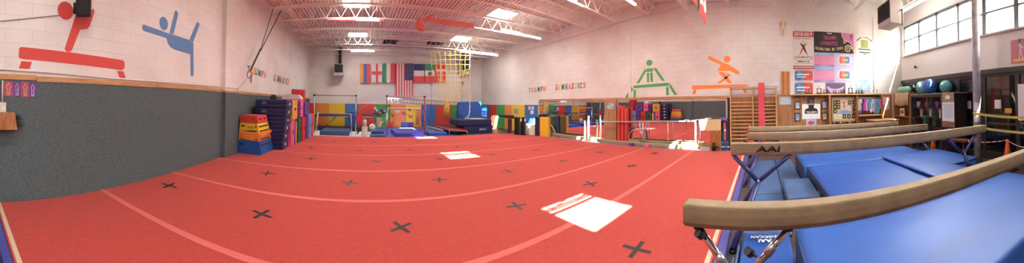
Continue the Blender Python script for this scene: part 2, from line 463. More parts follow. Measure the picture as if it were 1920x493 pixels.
for n, (x0, x1, y0, y1) in enumerate(HOLES):
    col = 'left' if n < len(SKA) else 'right'
    k = n if n < len(SKA) else n-len(SKA)
    t = T('skylight', '%s skylight in the %s row of roof openings, counting from the far wall' % (('first', 'second', 'third', 'fourth', 'fifth')[k], col), 'skylight', ((x0+x1)/2, (y0+y1)/2, ZC), 'skylights in the steel roof')
    mb = MB(); z0, z1 = ZC-.01, ZC+.16
    mb.box(x0-.05, x0, y0-.05, y1+.05, z0, z1); mb.box(x1, x1+.05, y0-.05, y1+.05, z0, z1)
    mb.box(x0, x1, y0-.05, y0, z0, z1); mb.box(x0, x1, y1, y1+.05, z0, z1)
    O('curb', mb, M['joist'], t)
    mb = MB(); mb.box(x0, x1, (y0+y1)/2+.19, (y0+y1)/2+.26, ZC+.08, ZC+.13); O('glazing_bar', mb, M['joist'], t)
    mb = MB(); mb.box(x0-.02, x1+.02, y0-.02, y1+.02, ZC+.162, ZC+.168); O('pane', mb, M['glass'], t)

# open-web joists across the room
JY = [8.7+1.52*k for k in range(-9, 7)]
JN = ['first', 'second', 'third', 'fourth', 'fifth', 'sixth', 'seventh', 'eighth', 'ninth', 'tenth', 'eleventh', 'twelfth', 'thirteenth', 'fourteenth', 'fifteenth', 'sixteenth']
BZ, TZ = 5.14, ZC-.01
def joist(t, y):
    mb = MB(); mb.box(XL+.02, XR-.02, y-.055, y-.012, TZ-.045, TZ-.005); mb.box(XL+.02, XR-.02, y+.012, y+.055, TZ-.045, TZ-.005); O('top_chord', mb, M['joist'], t)
    mb = MB(); mb.box(XL+.5, XR-.5, y-.05, y-.012, BZ, BZ+.035); mb.box(XL+.5, XR-.5, y+.012, y+.05, BZ, BZ+.035); O('bottom_chord', mb, M['joist'], t)
    mb = MB(); n = 20; xa, xb = XL+.5, XR-.5; w = (xb-xa)/n
    pts = [(XL+.1, y, TZ-.03)]
    for i in range(n+1): pts += [(xa+i*w, y, BZ+.02)] + ([(xa+(i+.5)*w, y, TZ-.03)] if i < n else [])
    pts.append((XR-.1, y, TZ-.03))
    mb.tube(pts, .02, 6, smooth=False); O('web', mb, M['joist'], t)
    for xs in (XL+.02, XR-.17):
        mb = MB(); mb.box(xs, xs+.15, y-.06, y+.06, TZ-.14, TZ-.045); O('bearing_seat', mb, M['joist'], t)
first = T('roof_joist', 'first open-web roof joist from the far wall', 'joist', (0, JY[-1], BZ), 'open-web joists under the roof deck')
joist(first, JY[-1])
for k, y in enumerate(JY[-2::-1]):
    dup(first, (0, y, BZ), '%s open-web roof joist from the far wall' % JN[k+1])
# bridging rods along the room, under the deck
for x, s in ((1.2, 'left'), (4.3, 'right')):
    mb = MB(); mb.tube([(x, YW, TZ-.1), (x, YF, TZ-.1)], .012, 6)
    tag(O('bridging_rod', mb, M['joist']), 'thin steel bridging rod running lengthwise through the %s half of the roof joists' % s, 'rod')
# round duct along the left side of the roof
a, b = PZ(526, 0, 5.3), PZ(594, 86, 5.3); d = (a-b); a2 = b+d*2.6
mb = MB(); mb.tube([(b.x, b.y, b.z), (b.x+.05, a2.y, b.z)], .085, 14)
tag(O('heating_duct', mb, mat('salmon_duct', (.70, .45, .36), .5)), 'long round salmon painted pipe under the roof beside the left wall', 'pipe')

# --- conduits
mb = MB(); mb.tube([PX(0, 129.5, XL+.02), PX(210, 147, XL+.02), PX(411, 163, XL+.02)], .012, 6)
mb.tube([PX(411, 163, XL+.02), (XL+PILD+.03, PIL0-.02, PX(411, 163, XL+.02).z), (XL+PILD+.03, PIL1+.02, PX(411, 163, XL+.02).z), (XL+.02, PIL1+.06, PX(470, 172, XL+.02).z), PX(560, 186, XL+.02)], .012, 6)
tag(O('conduit', mb, M['white']), 'thin white conduit running along the left wall just above the wood rail', 'conduit')
mb = MB(); mb.tube([PX(p[0], p[1], XR-.02) for p in ((962, 101), (1040, 79), (1100, 61), (1185, 35.5), (1240, 22.5), (1305, 6.5), (1385, 1))], .010, 6)
tag(O('conduit', mb, M['steel']), 'dark thin conduit sloping along the right wall below the roof edge', 'conduit')
mb = MB(); mb.tube([PX(1637, 33, XR-.02), PX(1639, 185, XR-.02)], .012, 6)
tag(O('conduit', mb, M['white']), 'white vertical conduit beside the club banners near the window corner', 'conduit')
mb = MB(); mb.tube([PX(0, 39.5, XL+.015), PX(17, 38.5, XL+.015), PX(60, 34, XL+.015), PX(112, 28.5, XL+.015)], .005, 5)
tag(O('speaker_cable', mb, M['black']), 'thin black cable running across the left wall to the loudspeaker', 'cable')
# --- column beside the windows
cb = PY(1832, 200, -4.95)
mb = MB(); mb.lathe([(.105, 0), (.105, ZC)], (cb.x, cb.y, 0), 28)
col = O('column', mb, M['column']); col['kind'] = 'structure'
# ================================================================== SPRING FLOOR
FX0, FX1, FY0, FY1 = XL+.03, 8.62, .535, 12.15
sf = T('spring_floor', 'large red carpeted spring floor filling the middle of the hall', 'gym floor', ((FX0+FX1)/2, (FY0+FY1)/2, 0))
mb = MB(); mb.box(FX0, FX1, FY0, FY1, 0, FZ, .01); O('carpet', mb, M['redcarpet'], sf)
mb = MB(); mb.box(FX0, FX1, FY0+.002, FY0+.055, FZ, FZ+.003); part_label(O('cream_edging', mb, M['cream'], sf), 'cream binding strip along the near edge')
mb = MB(); mb.box(FX0, FX1, FY0-.02, FY0, 0, FZ, .003); O('carpet_rim', mb, M['muralred'], sf)
mb = MB(); mb.box(FX0, FX1, FY0-.125, FY0-.022, 0, FZ-.01, .006); part_label(O('foam_edge', mb, M['edgeblue'], sf), 'violet blue foam edge')
for k in range(6):
    y = 2.34+1.827*k
    mb = MB(); mb.box(FX0, FX1, y-.05, y+.05, FZ, FZ+.003); O('seam_strip', mb, M['seam'], sf)
mb = MB(); mb.box(FX1+.003, FX1+.1, FY0, FY1, 0, FZ-.005, .006); part_label(O('side_edge', mb, M['ltblue'], sf), 'pale blue foam edge on the mirror side')
# black tape crosses, seen one by one in the photograph
XM = [[(317,348),(491,401.5),(752.5,426),(969,386),(1107,344.5),(1185,311),(1229,287)],
      [(501,325),(656,342.5),(824,337),(952.5,321),(1056,301.5),(1124,285.5)],
      [(583,297.5),(705,302.5),(824,298),(922.5,290),(1004.5,281.5),(1067.5,272)],
      [(584,277),(675.5,282),(769,281),(857,276),(931,270),(1003,265)],
      [(626,266),(703,266),(785,266),(854,264),(916,260),(970,257.5)]]
ORD = ['first', 'second', 'third', 'fourth', 'fifth', 'sixth', 'seventh']
ROWN = ['second', 'third', 'fourth', 'fifth', 'sixth']
rx = random.Random(3)
def cross(p, a, a2, L, label):
    mb = MB(); ww = .052
    for k, ang in enumerate((a, a2)):
        d = V((math.cos(ang), math.sin(ang), 0)); n = V((-d.y, d.x, 0)); z = FZ+.0035+.0006*k
        c = V((p.x, p.y, z))
        mb.prism([c+d*L/2+n*ww/2, c-d*L/2+n*ww/2, c-d*L/2-n*ww/2, c+d*L/2-n*ww/2], (0, 0, .0005))
    tag(O('tape_cross', mb, M['tape']), label, 'floor marking', 'black tape crosses on the red floor')
for r, row in enumerate(XM):
    for k, q in enumerate(row):
        p = PZ(q[0], q[1], FZ); a = rx.uniform(-.15, .15)
        if r == 0 and k in (2,): a = .55
        elif r == 0: a = [.1, -.3, .5, -.25, -.35, -.1, .1][k]
        else: a += rx.choice((-.3, .2, .35, -.1))
        cross(p, a, a+PI/2+rx.uniform(-.12, .12), .34, 'black tape cross, %s from the carpeted wall in the %s row from the front edge' % (ORD[k], ROWN[r]))
cross(PZ(1194, 467.5, FZ), -PI/2+.06, .06, .34, 'black tape cross closest to the cream floor edge, near the end of the front beam')
# ================================================================== LEFT WALL
def trace(w, pts, th, mb=None, off=.001):
    mb = mb or MB(); n = NRM[w]
    mb.prism([on(w, x, y, off) for x, y in pts], n*th); return mb
def circ(w, x, y, rx_, ry_, th, mb, off=.001):
    c = on(w, x, y, off); a = (on(w, x+rx_, y, off)-on(w, x-rx_, y, off))/2; a.z = 0
    b = UP*abs(on(w, x, y-ry_, off).z-on(w, x, y+ry_, off).z)/2
    return mb.ellipse(c, a, b, NRM[w]*th)
t = T('wall_mural', 'red painted gymnast leaning over a long red beam on the left wall', 'mural', on('L', 130, 80))
mb = MB(); circ('L', 123, 20, 14.5, 17, .003, mb); O('head', mb, M['muralred'], t)
mb = MB(); trace('L', [(143,25),(176,17),(177,23),(168,49),(164,54),(150,56),(135,94),(131,97.5),(124,96.5),(121,92)], .003, mb); O('torso', mb, M['muralred'], t)
mb = MB(); trace('L', [(36,91),(39,88),(228,112.5),(232.5,114.5),(233.5,118),(233.5,127),(231,130.5),(227,131.5),(41,110.5),(36.5,109),(35,106)], .003, mb); O('beam', mb, M['muralred'], t)
for q in ([(40,114.5),(59.5,116),(55.5,129.5),(35.5,128.5)], [(219,133),(231,133.5),(236,146.5),(224.5,145.5)]):
    mb = MB(); trace('L', q, .003, mb); O('leg', mb, M['muralred'], t)
t = T('wall_mural', 'blue painted gymnast balancing with one leg raised on the left wall', 'mural', on('L', 320, 80))
mb = MB(); circ('L', 307, 44, 8, 12.5, .003, mb); O('head', mb, M['muralblue'], t)
mb = MB(); trace('L', [(266,51),(267,47.5),(269.5,46.2),(312,61.5),(355,75),(362.5,80),(363,140),(360.5,144),(357.5,141),(357,102),(340,97),(327,93),(319,88),(315,82),(312,71.5),(271,58.5),(267.5,56)], .003, mb); O('body', mb, M['muralblue'], t)
mb = MB(); trace('L', [(317.5,62),(325,64.5),(334,27),(333,22.5),(330.5,20),(328,20.5)], .003, mb); O('arm', mb, M['muralblue'], t)
mb = MB(); trace('L', [(355,74.5),(362,79),(374,47),(373,43),(370.5,41),(369,42)], .003, mb); O('leg', mb, M['muralblue'], t)

# letters on both side walls
LC = [M['muralblue'], M['yellow'], M['green'], M['padred'], M['orange'], M['ltblue'], M['pink']]
def letters(w, word, x0, x1, ytop0, ybot0, ytop1, ybot1, cols, label):
    t = T('wall_lettering', label, 'lettering', on(w, (x0+x1)/2, (ytop0+ybot1)/2))
    a, b = on(w, x0, (ytop0+ybot0)/2, .002), on(w, x1, (ytop1+ybot1)/2, .002)
    h0 = abs(on(w, x0, ytop0).z-on(w, x0, ybot0).z); h1 = abs(on(w, x1, ytop1).z-on(w, x1, ybot1).z)
    n = len(word); wts = [.45 if c == 'I' else (1.25 if c == 'M' else 1.) for c in word]; tot = sum(wts); acc = 0
    L = (b-a).length
    for c, wt, m in zip(word, wts, cols):
        f = (acc+wt/2)/tot; acc += wt
        text(c, a.lerp(b, f), RIGHT[w], UP, m, t, w=L*wt/tot*.78, h=h0+(h1-h0)*f, name='letter', ext=.006, bold=.03, shear=.12)
g, y, bl, r, o = M['green'], M['yellow'], M['muralblue'], M['padred'], M['orange']
letters('L', 'TRIUMPH', 463, 499, 122, 136, 135, 147, [bl, y, o, g, bl, r, o], 'multicoloured letters spelling TRIUMPH on the left wall behind the rings')
letters('L', 'GYMNASTICS', 512.5, 542, 139, 152, 148.5, 160, [r, y, g, bl, o, r, y, g, bl, o], 'multicoloured letters spelling GYMNASTICS on the left wall above the stacked mats')
letters('R', 'TRIUMPH', 991, 1024, 165, 174, 161, 170.5, [bl, o, o, g, bl, r, o], 'multicoloured letters spelling TRIUMPH on the right wall above the mirrors')
letters('R', 'GYMNASTICS', 1041, 1099, 158.5, 169.5, 153.5, 165, [r, y, g, bl, o, r, y, g, bl, o], 'multicoloured letters spelling GYMNASTICS on the right wall above the mirrors')

# loudspeaker on its bracket
c = PX(157, 8, XL+.24)
t = T('wall_speaker', 'black loudspeaker mounted high on the left wall above the red mural', 'speaker', (XL, c.y, c.z))
R = Matrix.Rotation(-.5, 3, 'Z') @ Matrix.Rotation(.35, 3, 'Y')
mb = MB(); mb.obox(c, (.22, .24, .38), R, .03); O('cabinet', mb, M['black'], t)
fr = R @ V((1, 0, 0))
mb = MB(); mb.obox(c+fr*.112, (.01, .20, .33), R, .004); O('grille', mb, M['blackmat'], t)
mb = MB()
for dz, rr in ((.07, .045), (-.07, .078)):
    cc = c+fr*.118+(R @ V((0, 0, dz))); u = R @ V((0, 1, 0)); v = R @ V((0, 0, 1)); mb.ellipse(cc, u*rr, v*rr, fr*.006)
O('driver', mb, M['black'], t)
mb = MB(); mb.bar((XL, c.y, c.z), c-fr*.09, .05, .05); mb.box(XL, XL+.015, c.y-.07, c.y+.07, c.z-.09, c.z+.09); O('bracket', mb, M['black'], t)

# four arrow signs
for k, (x0, x1, y0, y1, m, nm) in enumerate(((7, 24, 152.5, 180), (24.5, 39.3, 153, 180.5), (39.8, 54, 153.5, 181.5), (54.5, 68, 155, 182))and
    ((7, 24, 152.5, 180, M['maroon'], 'first red'), (24.5, 39.3, 153, 180.5, M['purple'], 'first purple'), (39.8, 54, 153.5, 181.5, M['maroon'], 'second red'), (54.5, 68, 155, 182, M['purple'], 'second purple'))):
    c, w_, h_ = rect('L', x0, y0, x1, y1, .026)
    t = T('arrow_sign', '%s square with a white outlined up arrow on the grey wall carpet' % nm, 'sign', c, 'arrow signs on the grey wall carpet')
    mb = MB(); plate(mb, 'L', c, w_, h_, .004); O('card', mb, m, t)
    P = [(-.13, -.36), (-.13, .08), (-.30, .08), (0, .38), (.30, .08), (.13, .08), (.13, -.36)]
    pts = [c+V((.0055, a*w_*1.05, b*h_)) for a, b in P]
    mb = MB(); mb.tube(pts, .0055, 5, closed=True); mb.tube([c+V((.0055, -.2*w_, -.42*h_)), c+V((.0055, .2*w_, -.42*h_))], .005, 5)
    O('arrow', mb, M['paper'], t)
# outlet box with its conduit
c = PX(5, 201, XL+.026)
t = T('outlet_box', 'beige electrical box with a vertical conduit on the grey wall carpet', 'outlet', c)
mb = MB(); mb.box(XL+.026, XL+.085, c.y-.055, c.y+.045, c.z-.075, c.z+.075, .006); O('box', mb, M['offwhite'], t)
mb = MB(); mb.ellipse((XL+.086, c.y, c.z-.01), (0, .026, 0), (0, 0, .026), (.004, 0, 0)); O('cover', mb, M['white'], t)
mb = MB(); mb.tube([(XL+.045, c.y-.01, c.z+.07), (XL+.045, c.y-.01, 1.97)], .011, 8); O('conduit', mb, M['offwhite'], t)
# wooden block on the wall
mb = MB(); a0, a1 = PX(-8, 210, XL+.03), PX(28.5, 211, XL+.20); b1 = PX(32, 243, XL+.20)
t = T('wooden_block', 'dark stained wooden block fixed low on the grey wall carpet below the outlet', 'block', (XL, a0.y, b1.z))
y0, y1, z1, z0 = a0.y-.12, a1.y, a1.z, b1.z
mb.hexa([(XL+.026, y0, z0), (XL+.22, y0, z0), (XL+.22, y1+.03, z0), (XL+.026, y1+.03, z0), (XL+.026, y0, z1), (XL+.19, y0, z1), (XL+.19, y1, z1), (XL+.026, y1, z1)])
O('body', mb, M['darkwood'], t)
mb = MB(); rr = random.Random(5)
for k in range(70):
    z = z0+rr.uniform(.02, .20); x = XL+rr.uniform(.03, .17); L = rr.uniform(.05, .15)*(1.3-(z-z0)*3)
    mb.tube([(x, y1+.005, z), (x+rr.uniform(-.01, .01), y1+.02+L, z+rr.uniform(-.02, .03))], [.0035, .001], 4, smooth=False)
br = O('bristles', mb, M['blackmat'], t); br['kind'] = 'stuff'

# rings on straps, pulled to the wall
top1, top2 = PX(514, 11, XL+.12), PX(527, 20, XL+.62)
rg = PX(468, 140, XL+.35)
t = T('gymnastic_rings', 'pair of wooden gymnastic rings on long black straps tied back to the left wall', 'gymnastic rings', (rg.x, rg.y, rg.z))
def strap(a, b, w, nm, m):
    mb = MB(); d = (b-a).normalized(); s = d.cross(V((1, 0, .3))).normalized()
    mid = a.lerp(b, .6); mb.prism([a+s*w/2, mid+s*w/2, b+s*w/2, b-s*w/2, mid-s*w/2, a-s*w/2], d.cross(s)*.004); O(nm, mb, m, t)
knot = PX(474, 128, XL+.33)
mid = PX(488, 95, XL+.28)
strap(top1, mid, .04, 'strap', M['blackmat']); strap(top2, mid+V((.02, 0, 0)), .04, 'strap', M['blackmat'])
strap(mid+V((.01, 0, .05)), rg+V((0, .02, .10)), .075, 'strap', M['blackmat'])
for dx, dz, ang in ((0, .0, .3), (.05, -.13, -.25)):
    mb = MB(); c = rg+V((dx, .0, dz)); rr_ = .115
    mb.tube([c+V((math.sin(ang)*rr_*math.cos(2*PI*k/28), rr_*math.cos(2*PI*k/28)*math.cos(ang), rr_*math.sin(2*PI*k/28))) for k in range(28)], .014, 10, closed=True)
    O('ring', mb, M['panelwood'], t)
mb = MB(); w0 = PX(443.5, 170, XL+PILD+.04); mb.tube([rg+V((0, -.08, -.06)), rg.lerp(w0, .5)+V((0, 0, -.03)), w0], .005, 5); O('tie_cord', mb, M['blackmat'], t)

# --- vault box of four sections (red, yellow, orange, blue)
t = T('vault_box', 'stacked trapezoid vault box of red, yellow, orange and blue sections by the left wall', 'vault box', (-3.35, 7.5, FZ))
x0b, x1b, y0b, y1b = -3.70, -2.90, 6.98, 8.05
secs = [(0, .40, 'bluevinyl', 0), (.40, .64, 'orange', 1), (.64, .93, 'yellow', 2), (.93, 1.17, 'padred', 3)]
for z0, z1, mk, k in secs:
    def inset(z): return .19*z/1.17
    i0, i1 = inset(z0), inset(z1); Z0, Z1 = FZ+z0+.004, FZ+z1-.004
    mb = MB()
    lo = [(x0b, y0b+i0, Z0), (x1b-i0, y0b+i0*.4, Z0), (x1b-i0, y1b-i0, Z0), (x0b, y1b-i0, Z0)]
    hi = [(x0b, y0b+i1, Z1), (x1b-i1, y0b+i1*.4, Z1), (x1b-i1, y1b-i1, Z1), (x0b, y1b-i1, Z1)]
    mb.hexa(lo+hi)
    o = O('section', mb, M[mk], t); part_label(o, {0: 'blue bottom section', 1: 'orange section', 2: 'yellow section', 3: 'red top section'}[k])
    # dark hand slots on the two visible faces
    for sname, A, B, A1, B1 in (('near', lo[0], lo[1], hi[0], hi[1]), ('side', lo[1], lo[2], hi[1], hi[2])):
        A, B, A1, B1 = map(V, (A, B, A1, B1))
        n = (B-A).cross(A1-A).normalized()
        rows = {0: [(.62, .76, .06, .94)], 1: [(.10, .26, .1, .9)], 2: [(.10, .24, .08, .92), (.58, .74, .08, .92)], 3: [(.45, .62, .15, .38), (.45, .62, .62, .85)]}[k]
        for f0, f1, u0, u1 in rows:
            q = [A.lerp(B, u).lerp(A1.lerp(B1, u), f) for u, f in ((u0, f0), (u1, f0), (u1, f1), (u0, f1))]
            mb = MB(); mb.prism([p+n*.003 for p in q], -n*.004); part_label(O('hand_slot', mb, M['blackmat'], o), 'dark slot')
    if k == 1:
        mb = MB(); mb.obox((x1b-.42, y0b+.03, FZ+.54), (.42, .05, .22), (.12, .05, 0), .02); part_label(O('folded_flap', mb, M['orange'], o), 'orange cover flap hanging loose at the corner')
        mb = MB(); mb.obox((x1b-.02, y0b+.45, FZ+.60), (.05, .85, .10), (.1, .15, 0), .02)
        part_label(O('folded_flap', mb, M['orange'], o), 'orange cover flap hanging loose')
c0 = V((x0b+.42, y0b+.06, FZ+.80)); text('PRISM', c0+V((0, -.01, 0)), (1, 0, 0), UP, M['black'], t, w=.20, h=.05)

# --- navy mats lying in a stack
names = ['bottom', 'second', 'third', 'fourth', 'fifth', 'top']
nx0, nx1 = -3.62, -2.50
zz = FZ
ny0, ny1 = 7.98+.1, 8.72
for k in range(6):
    h = [.30, .27, .28, .26, .28, .29][k]; jx = [.0, -.03, .01, .02, 0, .04][k]
    xr = [-2.58, -2.56, -2.52, -2.50, -2.47, -2.44][k]
    t = T('folded_mat', 'thick navy folding mat, %s of the navy stack behind the vault box' % (names[k] if k in (0, 5) else names[k]+' from the bottom'), 'mat', ((nx0+xr)/2, 8.4, zz), 'navy mats stacked by the left wall')
    mb = MB(); mb.box(nx0+jx*.5, xr, ny0-.03*k/5, ny1+.02*(k % 2), zz+.003, zz+h/2-.001, .03); mb.box(nx0+jx*.5, xr-.006, ny0-.03*k/5+.008, ny1, zz+h/2+.001, zz+h-.002, .03)
    body = O('mat_body', mb, M['navyvinyl'], t)
    mb = MB(); mb.box(xr-.002, xr+.003, ny0+.25, ny0+.36, zz+h*.35, zz+h*.65); O('label_patch', mb, M['paper'], t)
    if k in (4, 5):
        for dz, s, w_ in ((.03, 'AAI', .12), (-.03, 'AMERICAN', .2)):
            text(s, V((nx0+.36, ny0-.03*k/5, zz+h*.62+dz)), (1, 0, 0), UP, M['paper'], t, w=w_, h=.03)
    zz += h
# --- mats standing on edge behind the navy stack: lower row, then the ones on top of it
def standing(name, label, x0, x1, y0, y1, z0, z1, m, parts=True, group='mats standing along the left wall'):
    t = T(name, label, 'mat', ((x0+x1)/2, (y0+y1)/2, z0), group)
    mb = MB(); n = max(1, round((y1-y0)/.10)); w_ = (y1-y0)/n
    for i in range(n): mb.box(x0, x1, y0+i*w_+.002, y0+(i+1)*w_-.002, z0, z1, .02)
    O('panels', mb, m, t)
    mb = MB(); mb.box(x1-.004, x1+.004, y0+(y1-y0)*.35, y0+(y1-y0)*.65, z0+(z1-z0)*.45, z0+(z1-z0)*.6, .003); O('strap_handle', mb, M['blackmat'], t)
    return t
low = [('pink', 'pink', -2.50, 8.85, 9.28, .95), ('ochre, purple and yellow striped', None, -2.48, 9.30, 9.62, .95), ('dark green', 'dkgreen', -2.44, 9.66, 10.16, 1.0), ('rose red', 'red', -2.40, 10.20, 10.72, 1.0), ('deep purple', 'purple', -2.36, 10.78, 11.18, 1.05), ('light blue', 'ltblue', -2.32, 11.22, 11.62, 1.05), ('bright red', 'padred', -2.30, 11.66, 12.05, 1.08)]
for nm, mk, x1, y0, y1, h in low:
    if mk is None:
        t = T('folding_mat', 'ochre, purple and yellow panelled folding mat standing between the pink and dark green mats', 'mat', (-3.0, (y0+y1)/2, FZ), 'mats standing along the left wall')
        for i, m2 in enumerate(('purple', 'gold', 'yellow')):
            mb = MB(); mb.box(-3.55, x1-.01*i, y0+i*.107, y0+i*.107+.1, FZ, FZ+h-.05*i, .02); O('panel', mb, M[m2], t)
    else:
        standing('folding_mat', '%s folding mat standing on edge in the row along the left wall' % nm, -3.6, x1, y0, y1, FZ, FZ+h, M[mk])
standing('folding_mat', 'ochre folding mat standing on top of the pink mat behind the navy stack', -3.5, -2.46, 8.84, 9.52, FZ+.955, FZ+1.68, M['gold'])
t = standing('folding_mat', 'pink folding mat with purple striped edge on top of the dark green mat', -3.5, -2.44, 9.98, 10.42, FZ+1.005, FZ+1.72, M['pink'])
mb = MB()
for k in range(6): mb.box(-3.48, -2.442, 9.60, 9.97, FZ+1.04+k*.11, FZ+1.04+k*.11+.06, .012)
tag(O('foam_strips', mb, M['purple']), 'purple and white layered foam strips piled between the ochre and pink mats', 'foam')
standing('folding_mat', 'dark purple folding mat on top of the deep purple mat in the left row', -3.4, -2.38, 10.50, 11.30, FZ+1.055, FZ+1.62, M['purple'])
# red block on top and a white foam shape
p0, p1, pb = PR(551, 168, 12.4), PR(575, 168, 12.4), PR(575, 199, 12.4)
t = T('foam_block', 'tall red foam block standing highest on the stacked mats by the left wall', 'foam block', ((p0.x+p1.x)/2, 11.9, FZ+1.6))
mb = MB(); mb.obox(((p0.x+p1.x)/2-.05, 11.85, (p0.z+1.45)/2), (.62, .5, p0.z-1.45), (0, .05, .1), .03); O('block', mb, M['red'], t)
mb = MB(); mb.box((p0.x+p1.x)/2-.36, (p0.x+p1.x)/2+.26, 11.6, 12.1, 1.22, 1.45, .03); O('base_pad', mb, M['red'], t)
mb = MB(); c = V((-2.86, 10.0, FZ+1.73))
mb.prism([c+V((x, 0, z)) for x, z in ((-.42, 0), (-.40, .08), (-.28, .17), (0, .2), (.28, .17), (.40, .08), (.42, 0))], (0, .35, 0))
tag(O('foam_wedge', mb, M['offwhite']), 'white rounded foam shape lying on top of the pink mat', 'foam')
mb = MB(); mb.lathe([(.10, 0), (.13, .04), (.12, .14), (.06, .19)], (-3.32, 9.15, FZ+1.685), 18)
tag(O('black_bag', mb, M['blackmat']), 'small black drawstring bag lying on top of the ochre mat', 'bag')
# ================================================================== FAR END
PADC = {'red': 'padred', 'orange': 'orange', 'yellow': 'yellow', 'blue': 'padblue', 'green': 'green'}
def pads(w, xs, cols, z0, labels, top):
    for (xa, xb), c, lb in zip(zip(xs, xs[1:]), cols, labels):
        a, b = on(w, xa, 195), on(w, xb, 195); ax = abs((b-a).dot(RIGHT[w])); ctr = (a+b)/2; ctr.z = (z0+top)/2
        t = T('wall_pad', lb, 'wall pad', (ctr.x, ctr.y, z0), 'coloured pads on the walls')
        mb = MB(); plate(mb, w, ctr, ax-.008, top-z0, .05, .014); O('pad', mb, M[PADC[c]], t)
FT = on('F', 700, 195).z
fx = [578, 588, 617, 647, 672, 703, 732, 761, 790, 817, 845, 873, 901]
fc = ['red', 'orange', 'yellow', 'blue', 'red', 'green', 'orange', 'yellow', 'blue', 'red', 'green', 'blue']
fl = ['narrow red wall pad in the left corner of the far wall', 'orange wall pad second from the left corner of the far wall', 'yellow wall pad behind the left uneven bars', 'blue wall pad behind the right post of the left uneven bars', 'red wall pad between the two sets of uneven bars on the far wall', 'green wall pad behind the pom poms on the far wall', 'orange wall pad under the left half of the hanging ladder', 'yellow wall pad below the large striped flag with stars', 'blue wall pad right of the decorated yellow one on the far wall', 'red wall pad behind the double trampoline on the far wall', 'green wall pad beside the yellow net tail on the far wall', 'blue wall pad in the right corner of the far wall behind the wedge']
pads('F', fx, fc, .06, fl, FT)
rc = ['blue', 'red', 'green', 'orange', 'yellow', 'blue']
rl = ['blue wall pad next to the far corner on the right wall', 'red wall pad nearest the far corner on the right wall beside the wedge', 'green wall pad behind the black vault table on the right wall', 'narrow orange wall pad between green and yellow on the right wall', 'yellow wall pad behind the dark folded mats on the right wall', 'blue wall pad beside the mirror with white papers on it']
pads('R', [903, 917.5, 932, 947.5, 960, 985, 1009], rc, .06, rl, on('R', 960, 196.5).z)
def note(w, x0, y0, x1, y1, m, name, label, off=.052, cat='paper', frame=None, group=None, th=.004):
    c, wd, ht = rect(w, x0, y0, x1, y1, off)
    t = T(name, label, cat, c, group)
    mb = MB(); plate(mb, w, c, wd, ht, th); O('sheet', mb, m, t)
    return t, c, wd, ht
def lines(w, c, wd, ht, t, n, m, h=.012, f=.8, off=.0055, y0=.35, y1=-.38):
    """rows of unreadable small print as thin bars"""
    mb = MB(); r = RIGHT[w]; rr = random.Random(int(abs(c.x*97+c.z*31)))
    for k in range(n):
        z = y0+(y1-y0)*k/max(1, n-1); L = f*rr.uniform(.6, 1)
        plate(mb, w, c+NRM[w]*off+UP*(z*ht), wd*L, h, .001)
    o = O('print_lines', mb, m, t); return o
t, c, wd, ht = note('R', 964, 204, 971, 213, M['ltblue'], 'wall_sign', 'small blue grey sign on the yellow pad near the far corner', cat='sign'); lines('R', c, wd, ht, t, 4, M['paper'], .02)
t, c, wd, ht = note('R', 991, 199, 1001, 206, M['paper'], 'wall_sign', 'white rule sign on the blue pad beside the mirror, upper one', cat='sign'); lines('R', c, wd, ht, t, 3, M['black'], .03)
t, c, wd, ht = note('R', 994.5, 207, 1000.5, 214, M['paper'], 'paper_notice', 'white paper on the blue pad beside the mirror, below the rule sign', cat='paper')

# ---- flags on a wire
FLY = YF-.16
def flag(label, x0, y0, x1, y1, paint, mats, seed, nx=26, ny=20, amp=.025):
    a, b = PY(x0, y0, FLY), PY(x1, y1, FLY); a2, b2 = PY(x1, y0, FLY), PY(x0, y1, FLY)
    t = T('hanging_flag', label, 'flag', (a+a2)/2, 'flags hung on the far wall')
    mb = MB(); bm = mb.bm; rr = random.Random(seed); ph = rr.uniform(0, 6); fq = rr.uniform(1.4, 2.2)
    G = []
    for j in range(ny+1):
        row = []
        for i in range(nx+1):
            u, v = i/nx, j/ny; p = a.lerp(a2, u).lerp(b2.lerp(b, u), v)
            p = p+V((0, -amp*(v+.15)*math.sin(ph+fq*2*PI*u+v*1.2), 0)); row.append(p)
        G.append(row)
    vs = [[bm.verts.new(p) for p in row] for row in G]; vb = [[bm.verts.new(p+V((0, .004, 0))) for p in row] for row in G]
    for j in range(ny):
        for i in range(nx):
            mi = paint((i+.5)/nx, (j+.5)/ny)
            f = bm.faces.new([vs[j][i], vs[j][i+1], vs[j+1][i+1], vs[j+1][i]]); f.material_index = mi; f.smooth = True
            f = bm.faces.new([vb[j][i], vb[j+1][i], vb[j+1][i+1], vb[j][i+1]]); f.material_index = mi; f.smooth = True
    O('cloth', mb, mats, t, fix=False)
    mb = MB(); mb.tube([a+V((-.02, .01, .01)), a2+V((.02, .01, .01))], .008, 6); O('heading', mb, M['white'], t)
    return t, a, a2, b, b2
fm = lambda n, c: mat('flag_'+n, c, .8)
FO, FB, FR, FW, FG, FN = fm('orange', (.72, .30, .08)), fm('blue', (.10, .11, .33)), fm('red', (.66, .07, .08)), fm('white', (.74, .71, .69)), fm('green', (.05, .27, .14)), fm('navy', (.03, .035, .12))
flag('flag of orange, blue and red upright bands, first on the far wall', 675.5, 120, 694, 155.5, lambda u, v: 0 if u < .33 else (1 if u < .67 else 2), [FO, FB, FR], 1, 27)
flag('white flag with a plain red cross, second on the far wall', 697, 119.5, 716.5, 154.5, lambda u, v: 1 if (abs(u-.5) < .11 or abs(v-.5) < .07) else 0, [FW, FR], 2, 27, 22)
flag('flag of green, white and red upright bands beside the white cross flag', 717, 119, 740, 154.5, lambda u, v: 0 if u < .33 else (1 if u < .67 else 2), [FG, FW, FR], 3, 27)
t, a, a2, b, b2 = flag('large red and white striped flag with a starred dark canton hanging to the bars', 742, 119, 774, 182, lambda u, v: 2 if (u > .52 and v < .50) else (0 if int(u*13) % 2 == 0 else 1), [FR, FW, FN], 4, 52, 24, .015)
mb = MB()
